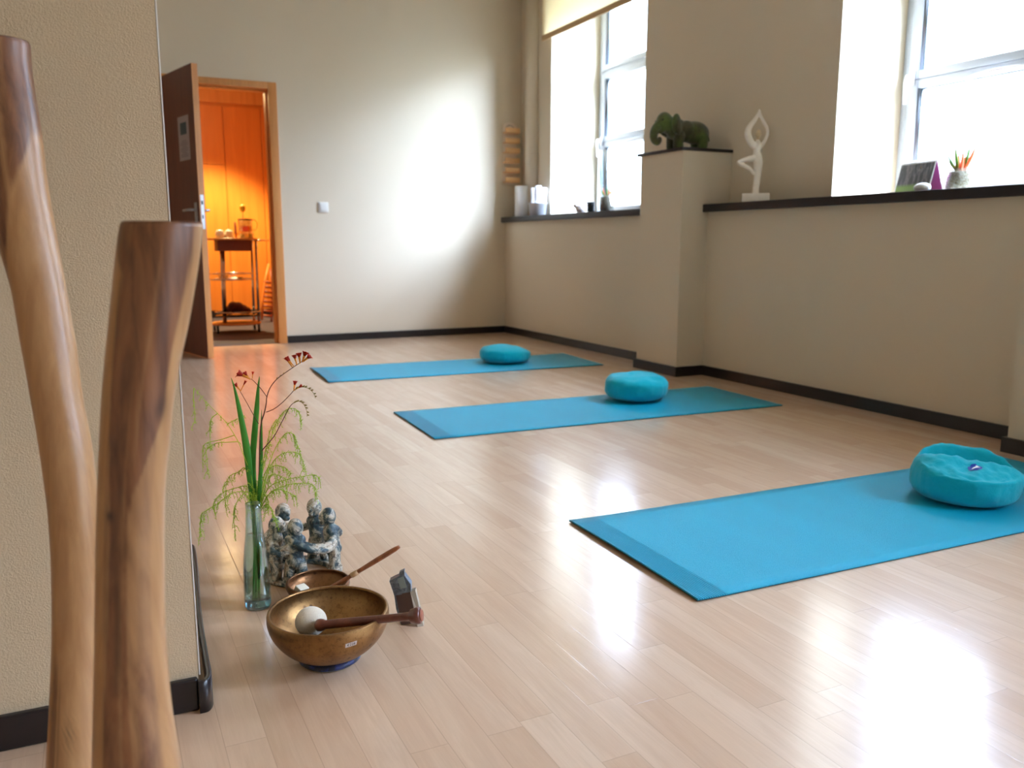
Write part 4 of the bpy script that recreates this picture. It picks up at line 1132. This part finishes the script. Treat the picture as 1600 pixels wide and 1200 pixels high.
potted('potted_air_plant', 'small spiky orange plant in a gravel-filled glass on the far window sill', Vector((g3.x, g3.y, 0)), 10/F*dg*1.15, on(948, 304, 0, 3.62)[2]-ZS, .14,
       [(PI, .035, .055, .004, 0), (PI-.5, .02, .070, .004, 1), (0, .002, .080, .006, 1), (.2, .035, .085, .004, 1), (-.4, .045, .06, .004, 0), (1.5, .01, .07, .005, 0), (2.2, .03, .05, .004, 1)], 2)
# tall clear glass cylinder behind it
g4 = on(944, 320, 0, 3.78); hh = on(944, 235, 0, 3.78)[2]-ZS; Rg = 11/F*depth(g4)
tg_ = MB().lathe([(.0001, .001), (Rg, .001), (Rg, hh), (Rg-.003, hh), (Rg-.003, .012), (.0001, .010)], (0, 0, 0), 40).build('glass_cylinder', m_clear('frosty_cylinder_glass', (.86, .90, .92, 1), .2), None, world=False, loc=(g4.x, g4.y, ZS))
tag(tg_, 'tall clear glass cylinder vase standing against the far window frame', 'vase')
# bird figurine and dark stacked ornament
g5 = on(908, 326, 0, 3.52); db = depth(g5); u = db/F
bd = thing('bird_figurine', (g5.x, g5.y, ZS), 'pale bird-shaped figurine on the far window sill left of the dark ornament', 'figurine')
m = MB(); X = Vector((g5.x, g5.y, ZS))
ax_ = rgt
m.ball(X+Vector((0, 0, 8*u)), 8*u, 1.15, 1.0, .95, 20); m.ball(X-ax_*8*u+Vector((0, 0, 13*u)), 4.2*u, n=16); m.cap(X-ax_*4*u+Vector((0, 0, 11*u)), X-ax_*8*u+Vector((0, 0, 13*u)), 4*u, 3.4*u)
m.cap(X+ax_*5*u+Vector((0, 0, 11*u)), X+ax_*9*u+Vector((0, 0, 19*u)), 3.8*u, 1.6*u); m.cap(X-ax_*11*u+Vector((0, 0, 13*u)), X-ax_*14*u+Vector((0, 0, 12*u)), 1.5*u, .5*u)
m.build('body', plain('pale_pink_ceramic', (238, 224, 216), .4), bd, remesh=.0022, smooth=3)
g6 = on(923, 325, 0, 3.52)
prf = []
for k in range(5):
    z = k*3.6*u; prf += [(5.0*u, z+.0006), (6.6*u, z+1.0*u), (6.6*u, z+2.4*u), (5.0*u, z+3.5*u)]
orn = MB().lathe([(.0001, .0005)]+prf+[(.0001, prf[-1][1])], (0, 0, 0), 28).build('ridged_pot', plain('black_teal_glaze', (16, 34, 40), .3), None, world=False, loc=(g6.x, g6.y, ZS))
tag(orn, 'small black ridged pot on the far window sill beside the pale bird figurine', 'pot')
# white box and white bucket with rolled papers in the corner
g7 = on(810, 332, 0, 3.37); u = depth(g7)/F
wbx = thing('white_canister', (g7.x+.03, g7.y-.02, ZS), 'tall plain white cylinder canister in the corner of the far sill', 'canister')
hh = on(810, 291, 0, 3.37)[2]-ZS
MB().lathe([(.0001, .001), (11.6*u, .001), (12*u, .003), (12*u, hh), (11*u, hh+.002), (10.5*u, hh-.004), (.0001, hh-.004)], (0, 0, 0), 40).build('body', WHITE, wbx, world=False)
g8 = on(836, 331, 0, 3.37); u = depth(g8)/F
bk = thing('white_bucket', (g8.x+.02, g8.y-.01, ZS), 'small white bucket on the far sill holding rolled papers', 'bucket')
hb_ = on(836, 317, 0, 3.37)[2]-ZS
MB().lathe([(.0001, .001), (12.5*u, .001), (14.5*u, hb_-.008), (15.2*u, hb_-.008), (15.2*u, hb_), (14.2*u, hb_), (12.3*u, .006), (.0001, .005)], (0, 0, 0), 40).build('body', plain('bucket_plastic', (236, 238, 244), .35), bk, world=False)
PAPW = plain('white_paper_roll', (244, 245, 250), .6)
for k, (dx, dy, tx, ty, hr, rr, lab) in enumerate(((-6, 2, -6.5, 2, 43, 4.5, 'white paper roll at the left of the white bucket'), (0, -1, .5, 0, 46, 5, 'tallest white paper roll, middle of the white bucket'), (6.5, 2, 9.5, 3, 43, 5.2, 'white paper roll leaning right in the white bucket'))):
    c0 = bk.location+rgt*dx*u+F2*dy*u; 
    base = Vector((c0.x, c0.y, ZS+.006+.0)); tp = Vector((bk.location.x, bk.location.y, ZS+hr*u))+rgt*tx*u+F2*ty*u
    rl = MB(); d = (tp-base); pp = [base, tp]
    a = [(rr*u, 0), (rr*u, d.length), (rr*u*.72, d.length), (rr*u*.72, .01), (.0001, .01), (.0001, 0)]
    Mr = Matrix.Translation(base) @ d.to_track_quat('Z', 'Y').to_matrix().to_4x4()
    rl.lathe([(.0001, 0), (rr*u, 0), (rr*u, d.length), (rr*u*.72, d.length), (rr*u*.72, .012), (.0001, .011)], (0, 0, 0), 24, Mr)
    o = rl.build('paper_roll', PAPW, None, loc=tuple(base)); tag(o, lab, 'paper roll', 'paper rolls in the white bucket')

# ---- tiered wooden letter rack on the back wall
ra, rb = on(785.5, 285, 1, YB)[0], on(806.5, 285, 1, YB-.0)[0]
zt_, zb_ = on(785, 190, 1, YB)[2], on(784, 288, 1, YB)[2]
rk = thing('letter_rack', ((ra+rb)/2, YB, zb_), 'pale wooden six-tier letter rack hanging on the back wall by the corner', 'letter rack')
m = MB()
arch = [(ra, zb_), (rb, zb_), (rb, zt_-.03)]+[(ra+(rb-ra)*(1-i/8), zt_-.03+.028*math.sin(PI*i/8)) for i in range(1, 8)]+[(ra, zt_-.03)]
n = len(arch); m.add([(x, YB-.010, z) for x, z in arch]+[(x, YB-.0005, z) for x, z in arch], [tuple(range(n)), tuple(reversed(range(n, 2*n)))]+[(i, (i+1) % n, n+(i+1) % n, n+i) for i in range(n)], False)
m.build('backboard', plain('pale_rack_board', (240, 224, 206), .5), rk)
for i in range(6):
    z = zb_+.012+i*(zt_-zb_-.085)/5.35
    prof = [(0, 0), (-.046, 0), (-.056, .004), (-.060, .012), (-.060, .040), (-.057, .044), (-.053, .044), (-.050, .040), (-.050, .014), (-.044, .010), (0, .010)]
    k = len(prof); vs = [(ra-.003, YB-.010+a, z+b) for a, b in prof]+[(rb+.004, YB-.010+a, z+b) for a, b in prof]
    MB().add(vs, [tuple(range(k)), tuple(reversed(range(k, 2*k)))]+[(j, (j+1) % k, k+(j+1) % k, k+j) for j in range(k)], False).build('tier', PINE, rk)
MB().tube([(ra+.03, YB-.011, zt_-.045), ((ra+rb)/2-.01, YB-.011, zt_-.030), ((ra+rb)/2+.01, YB-.011, zt_-.030), (rb-.03, YB-.011, zt_-.048)], .0025, 6).build('carved_ornament', plain('burnt_mark', (120, 100, 84), .7), rk)

# ================================================================== TEA TROLLEY ROOM
tb = fl(368, 503, .09); TX, TYY = tb.x+.0, tb.y
dt = depth((TX, TYY, .5)); u = dt/F
tr_ = thing('tea_trolley', (TX, TYY, 0), 'chrome and wood tea trolley standing in the small room behind the doorway', 'trolley')
def tp(px, py): return on(px, py, 1, TYY)
ztop = tp(360, 372)[2]; zmid = tp(360, 436)[2]; zlow = tp(360, 492)[2]; zbase = tp(360, 505)[2]
def oval(z0, z1, cx, rx, ry, n=48):
    return MB().lathe([(.0001, z0), (.985, z0), (1, (z0+z1)/2), (.985, z1), (.0001, z1)], (0, 0, 0), n)
def ovalm(name, cx, rx, ry, z0, z1, mat):
    m = MB().lathe([(.0001, z0), (.985, z0), (1, z0+(z1-z0)*.3), (1, z0+(z1-z0)*.7), (.985, z1), (.0001, z1)], (0, 0, 0), 56, Matrix.Diagonal((rx, ry, 1, 1)))
    m.v = [v+Vector((cx, TYY, 0)) for v in m.v]; return m.build(name, mat, tr_)
TOPW = m_wood('trolley_beech', (206, 132, 62), (224, 156, 84), (4, 30, 30), .35, .3)
cx = (tp(318, 372)[0]+tp(402, 372)[0])/2; rx = (tp(402, 372)[0]-tp(318, 372)[0])/2
ovalm('tabletop', cx, rx, .21, ztop-.018, ztop, TOPW)
ovalm('base_board', (tp(330, 505)[0]+tp(408, 505)[0])/2, (tp(408, 505)[0]-tp(330, 505)[0])/2, .20, zbase-.010, zbase+.010, TOPW)
def ring(name, z, cx, rx, ry, r, mat):
    pts = [(cx+rx*math.cos(2*PI*i/48), TYY+ry*math.sin(2*PI*i/48), z) for i in range(49)]
    return MB().tube(pts, r, 8, cap=False).build(name, mat, tr_)
cm = (tp(328, 436)[0]+tp(396, 436)[0])/2; rm = (tp(396, 436)[0]-tp(328, 436)[0])/2
ovalm('glass_shelf', cm, rm, .18, zmid-.003, zmid+.003, m_clear('smoked_shelf_glass', (.75, .6, .45, 1), .25))
ring('shelf_rail', zmid+.0, cm, rm+.004, .184, .006, CHROME); ring('shelf_rail', zmid+.05, cm, rm+.004, .184, .004, CHROME)
cl = (tp(345, 492)[0]+tp(400, 492)[0])/2
ovalm('bottle_tray', cl, .20, .17, zlow-.012, zlow, plain('black_glass', (16, 14, 20), .1)); ring('tray_rail', zlow+.030, cl, .203, .173, .005, CHROME)
for px1, px0, dy in ((343.5, 349, -.06), (348, 352, -.02), (398, 403, -.06), (396, 400, .10)):
    a = tp(px1, 376); b = tp(px0, 505)
    MB().tube([(b.x, TYY+dy, zbase), (a.x, TYY+dy, ztop-.016)], .0125, 14).build('leg', CHROME, tr_)
bxl, bxr = tp(337, 380)[0], tp(390, 380)[0]
MB().bbox(bxl, bxr, TYY-.12, TYY+.12, ztop-.018-.098, ztop-.0185, .004).build('under_top_box', plain('box_red_brown', (120, 58, 40), .5), tr_)  # plain red-brown box directly below the tabletop
MB().tube([(cx+rx-.02, TYY-.10, ztop-.02), (cx+rx+.05, TYY-.06, ztop-.02), (cx+rx+.10, TYY, ztop-.02), (cx+rx+.05, TYY+.06, ztop-.02), (cx+rx-.02, TYY+.1, ztop-.02)], .007, 8).build('push_handle', CHROME, tr_)
for dx in (-.18, .18):
    for dy in (-.12, .12):
        w = MB(); w.tube([(cx+dx+.01-.009, TYY+dy, .0245), (cx+dx+.01+.009, TYY+dy, .0245)], .024, 20); w.box(cx+dx+.0, cx+dx+.02, TYY+dy-.006, TYY+dy+.006, .044, zbase-.008)
        w.build('castor', plain('castor_rubber', (30, 28, 30), .6), tr_)
# two upturned bowls
CUPW = plain('white_porcelain', (246, 242, 232), .25)
for px, lab in ((342, 'upturned white porcelain bowl, left of the pair on the trolley top'), (356, 'upturned white porcelain bowl, right of the pair on the trolley top')):
    a = tp(px, 370); R = 7.2*u; h = 12*u
    cu = MB().lathe([(R, .0005), (R*.97, h*.3), (R*.82, h*.75), (R*.55, h), (R*.30, h), (.0001, h*.97)], (0, 0, 0), 32).build('tea_bowl', CUPW, None, world=False, loc=(a.x, TYY-.08, ztop+.0003)); tag(cu, lab, 'bowl', 'upturned bowls on the trolley')
# tealight warmer and glass teapot
a = tp(384, 370)
wmr = thing('teapot_warmer', (a.x, TYY, ztop), 'small glass warmer under the teapot on the trolley top', 'warmer')
wmr['label'] = 'small glass warmer under the teapot on the trolley top'
MB().lathe([(11.5*u, .001), (12.5*u, 8.8*u), (11.8*u, 8.8*u), (10.8*u, .001), (11.5*u, .001)], (0, 0, 0), 32).build('glass_ring', m_clear('warmer_glass', (.9, .85, .6, 1), .3), wmr, world=False)
for k, dx in enumerate((-5.5, 7.5)):
    MB().lathe([(.0001, .001), (3.6*u, .001), (3.6*u, 6*u), (.0001, 6*u)], (dx*u, -.01, 0), 20).build('candle', plain('pale_candle', (250, 240, 190), .4), wmr, world=False)
te = thing('glass_teapot', (a.x, TYY, ztop+9*u), 'glass teapot of red tea with a yellow plunger knob on the warmer', 'teapot')
hp_ = 19.5*u; R = 10.5*u
MB().lathe([(.0001, .0006), (R*.95, .0006), (R, .004), (R, hp_), (R-.002, hp_), (R-.002, .004), (.0001, .003)], (0, 0, 0), 40).build('body', CLEAR, te, world=False)
MB().lathe([(.0001, .0042), (R-.003, .0048), (R-.003, hp_*.48), (.0001, hp_*.48)], (0, 0, 0), 32).build('tea', m_clear('red_tea', (.86, .28, .10, 1), .05), te, world=False)
MB().lathe([(.0001, hp_-.004), (R*1.03, hp_-.004), (R*1.03, hp_+.004), (R*.5, hp_+.008), (.0001, hp_+.009)], (0, 0, 0), 32).build('lid', plain('dark_lid', (44, 18, 16), .3), te, world=False)
MB().tube([(R*.95, 0, hp_*.95), (R*1.4, 0, hp_*1.0), (R*1.75, 0, hp_*.75), (R*1.7, 0, hp_*.35), (R*1.3, 0, hp_*.15), (R*.97, 0, hp_*.2)], .0045, 10).build('handle', m_clear('handle_glass', (.9, .75, .45, 1), .3), te, world=False)
MB().tube([(-R*.25, 0, hp_), (-R*.25, 0, hp_+12*u)], .0022, 8).build('plunger_rod', STEEL, te, world=False)
m = MB().ball((-R*.25, 0, hp_+18*u), 4.6*u, n=20); m.lathe([(.0001, hp_+11.5*u), (2*u, hp_+11.5*u), (5*u, hp_+15.5*u), (3*u, hp_+16*u), (.0001, hp_+16*u)], (-R*.25, 0, 0), 24)
m.build('plunger_knob', plain('yellow_knob', (250, 214, 60), .35), te, world=False)
# glass dish and pale tealight on the middle shelf, dark maroon mound on the lowest tray
a = tp(373, 434)
MB().lathe([(.0001, 0), (.02, 0), (.021, .016), (.0001, .016)], (0, 0, 0), 20).build('tealight', plain('pale_tealight', (250, 232, 170), .4), None, world=False, loc=(a.x, TYY-.06, zmid+.0032))
tag(bpy.data.objects['tealight'], 'pale tealight on the middle glass shelf of the trolley', 'candle')
a = tp(346, 434)
o = MB().lathe([(.0001, .001), (.03, .001), (.052, .03), (.049, .03), (.028, .005), (.0001, .005)], (0, 0, 0), 28).build('glass_dish', CLEAR, None, world=False, loc=(a.x+.02, TYY+.02, zmid+.0032))
tag(o, 'clear glass dish at the left of the middle trolley shelf', 'dish')
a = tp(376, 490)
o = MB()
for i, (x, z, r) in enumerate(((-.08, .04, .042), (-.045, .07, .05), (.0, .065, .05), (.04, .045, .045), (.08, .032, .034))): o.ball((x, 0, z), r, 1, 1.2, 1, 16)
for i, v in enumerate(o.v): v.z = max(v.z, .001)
bg = o.build('dark_mound', plain('dark_maroon', (84, 30, 28), .9), None, world=False, loc=(a.x-.015, TYY+.02, zlow+.0005), remesh=.006, smooth=4)
tag(bg, 'dark maroon mound on the lowest tray of the trolley', 'bag')
# ribbed reddish thing leaning in the corner
la = on(416, 512, 1, 8.9); lt = on(422, 413, 1, 9.1)
lr = thing('leaning_ribbed_rack', (la.x, 8.9, 0), 'narrow reddish ribbed wooden rack leaning in the corner right of the trolley', 'rack')
def LR(px, py, y): return on(px, py, 1, y)
RW = plain('red_brown_wood', (150, 70, 44), .5)
MB().tube([LR(409, 500, 8.95), LR(410, 468, 9.0), LR(414, 440, 9.05), LR(420, 412, 9.1)], [.012, .013, .012, .010], 10).build('long_rail', plain('orange_rail_wood', (216, 128, 56), .5), lr)
MB().tube([LR(424, 512, 8.95), LR(425, 475, 9.0), LR(425, 440, 9.05), LR(422, 420, 9.1)], [.010]*4, 10).build('short_rail', RW, lr)
for i in range(8):
    y0 = 438+i*7.5; MB().tube([LR(412-(i*.5), y0+2, 9.05-i*.012), LR(425, y0+4, 9.05-i*.012)], .012, 8).build('rib', RW, lr)
# small plate on the right side wall
p_ = on(428, 366, 0, 1.838)

# ================================================================== LIGHT
w = bpy.data.worlds.new('overcast_sky'); sc.world = w; w.use_nodes = True; nt_ = w.node_tree; nt_.nodes.clear()
tcn = nt_.nodes.new('ShaderNodeTexCoord'); sep = nt_.nodes.new('ShaderNodeSeparateXYZ'); mr = nt_.nodes.new('ShaderNodeValToRGB')
bgn = nt_.nodes.new('ShaderNodeBackground'); ow = nt_.nodes.new('ShaderNodeOutputWorld')
nt_.links.new(tcn.outputs['Generated'], sep.inputs[0]); nt_.links.new(sep.outputs[2], mr.inputs[0])
cr = mr.color_ramp
while len(cr.elements) < 4: cr.elements.new(.5)
for e, (p, c) in zip(cr.elements, ((0.0, (.17, .20, .23, 1)), (.17, (.22, .27, .34, 1)), (.36, (.58, .70, .96, 1)), (1.0, (.60, .725, .99, 1)))): e.position = p; e.color = c
# brighter part of the overcast sky around the hidden sun
SUN = Vector((.37, -.80, .47)).normalized()
dp = nt_.nodes.new('ShaderNodeVectorMath'); dp.operation = 'DOT_PRODUCT'; nt_.links.new(tcn.outputs['Generated'], dp.inputs[0]); dp.inputs[1].default_value = SUN
m1 = nt_.nodes.new('ShaderNodeMath'); m1.operation = 'MAXIMUM'; nt_.links.new(dp.outputs['Value'], m1.inputs[0]); m1.inputs[1].default_value = 0
m2 = nt_.nodes.new('ShaderNodeMath'); m2.operation = 'POWER'; nt_.links.new(m1.outputs[0], m2.inputs[0]); m2.inputs[1].default_value = 8
m3 = nt_.nodes.new('ShaderNodeMath'); m3.operation = 'MULTIPLY_ADD'; nt_.links.new(m2.outputs[0], m3.inputs[0]); m3.inputs[1].default_value = 56; m3.inputs[2].default_value = 9.0
nt_.links.new(mr.outputs[0], bgn.inputs[0]); nt_.links.new(m3.outputs[0], bgn.inputs[1])
nt_.links.new(bgn.outputs[0], ow.inputs[0])
for (a, b) in WINS:
    ld = bpy.data.lights.new('window_portal', 'AREA'); ld.shape = 'RECTANGLE'; ld.size = b-a-.02; ld.size_y = WZ1-ZS-.02
    ld.cycles.is_portal = True
    lo = bpy.data.objects.new('window_portal', ld); COL.objects.link(lo); lo.location = (4.10, (a+b)/2, (ZS+WZ1)/2)
    lo.rotation_euler = (PI/2, 0, PI/2)
    # area lights emit along local -Z: aim it at -X
    lo.rotation_euler = Vector((-1, 0, 0)).to_track_quat('-Z', 'Z').to_euler()
# warm downlight grazing the wardrobe in the tea room
sp = bpy.data.lights.new('tea_room_downlight', 'SPOT'); sp.energy = 175; sp.color = (1, .78, .36); sp.spot_size = math.radians(92); sp.spot_blend = .5; sp.shadow_soft_size = .05
so = bpy.data.objects.new('tea_room_downlight', sp); COL.objects.link(so); so.location = (1.12, TY-.80, 2.46)
so.rotation_euler = Vector((.0, -.02, -1)).to_track_quat('-Z', 'Y').to_euler()
pl_ = bpy.data.lights.new('tea_room_lamp', 'POINT'); pl_.energy = 5; pl_.color = (1, .70, .32); pl_.shadow_soft_size = .12
po = bpy.data.objects.new('tea_room_lamp', pl_); COL.objects.link(po); po.location = (.9, 8.2, 2.2)

sc.view_settings.view_transform = 'Standard'; sc.view_settings.look = 'None'
sc.view_settings.gamma = 1; sc.view_settings.use_curve_mapping = False
sc.view_settings.exposure = 1.68
cy = sc.cycles
cy.use_denoising = True
cy.max_bounces = 10; cy.diffuse_bounces = 6; cy.glossy_bounces = 4; cy.transmission_bounces = 8; cy.transparent_max_bounces = 16
cy.sample_clamp_indirect = 8
cy.caustics_reflective = False; cy.caustics_refractive = False
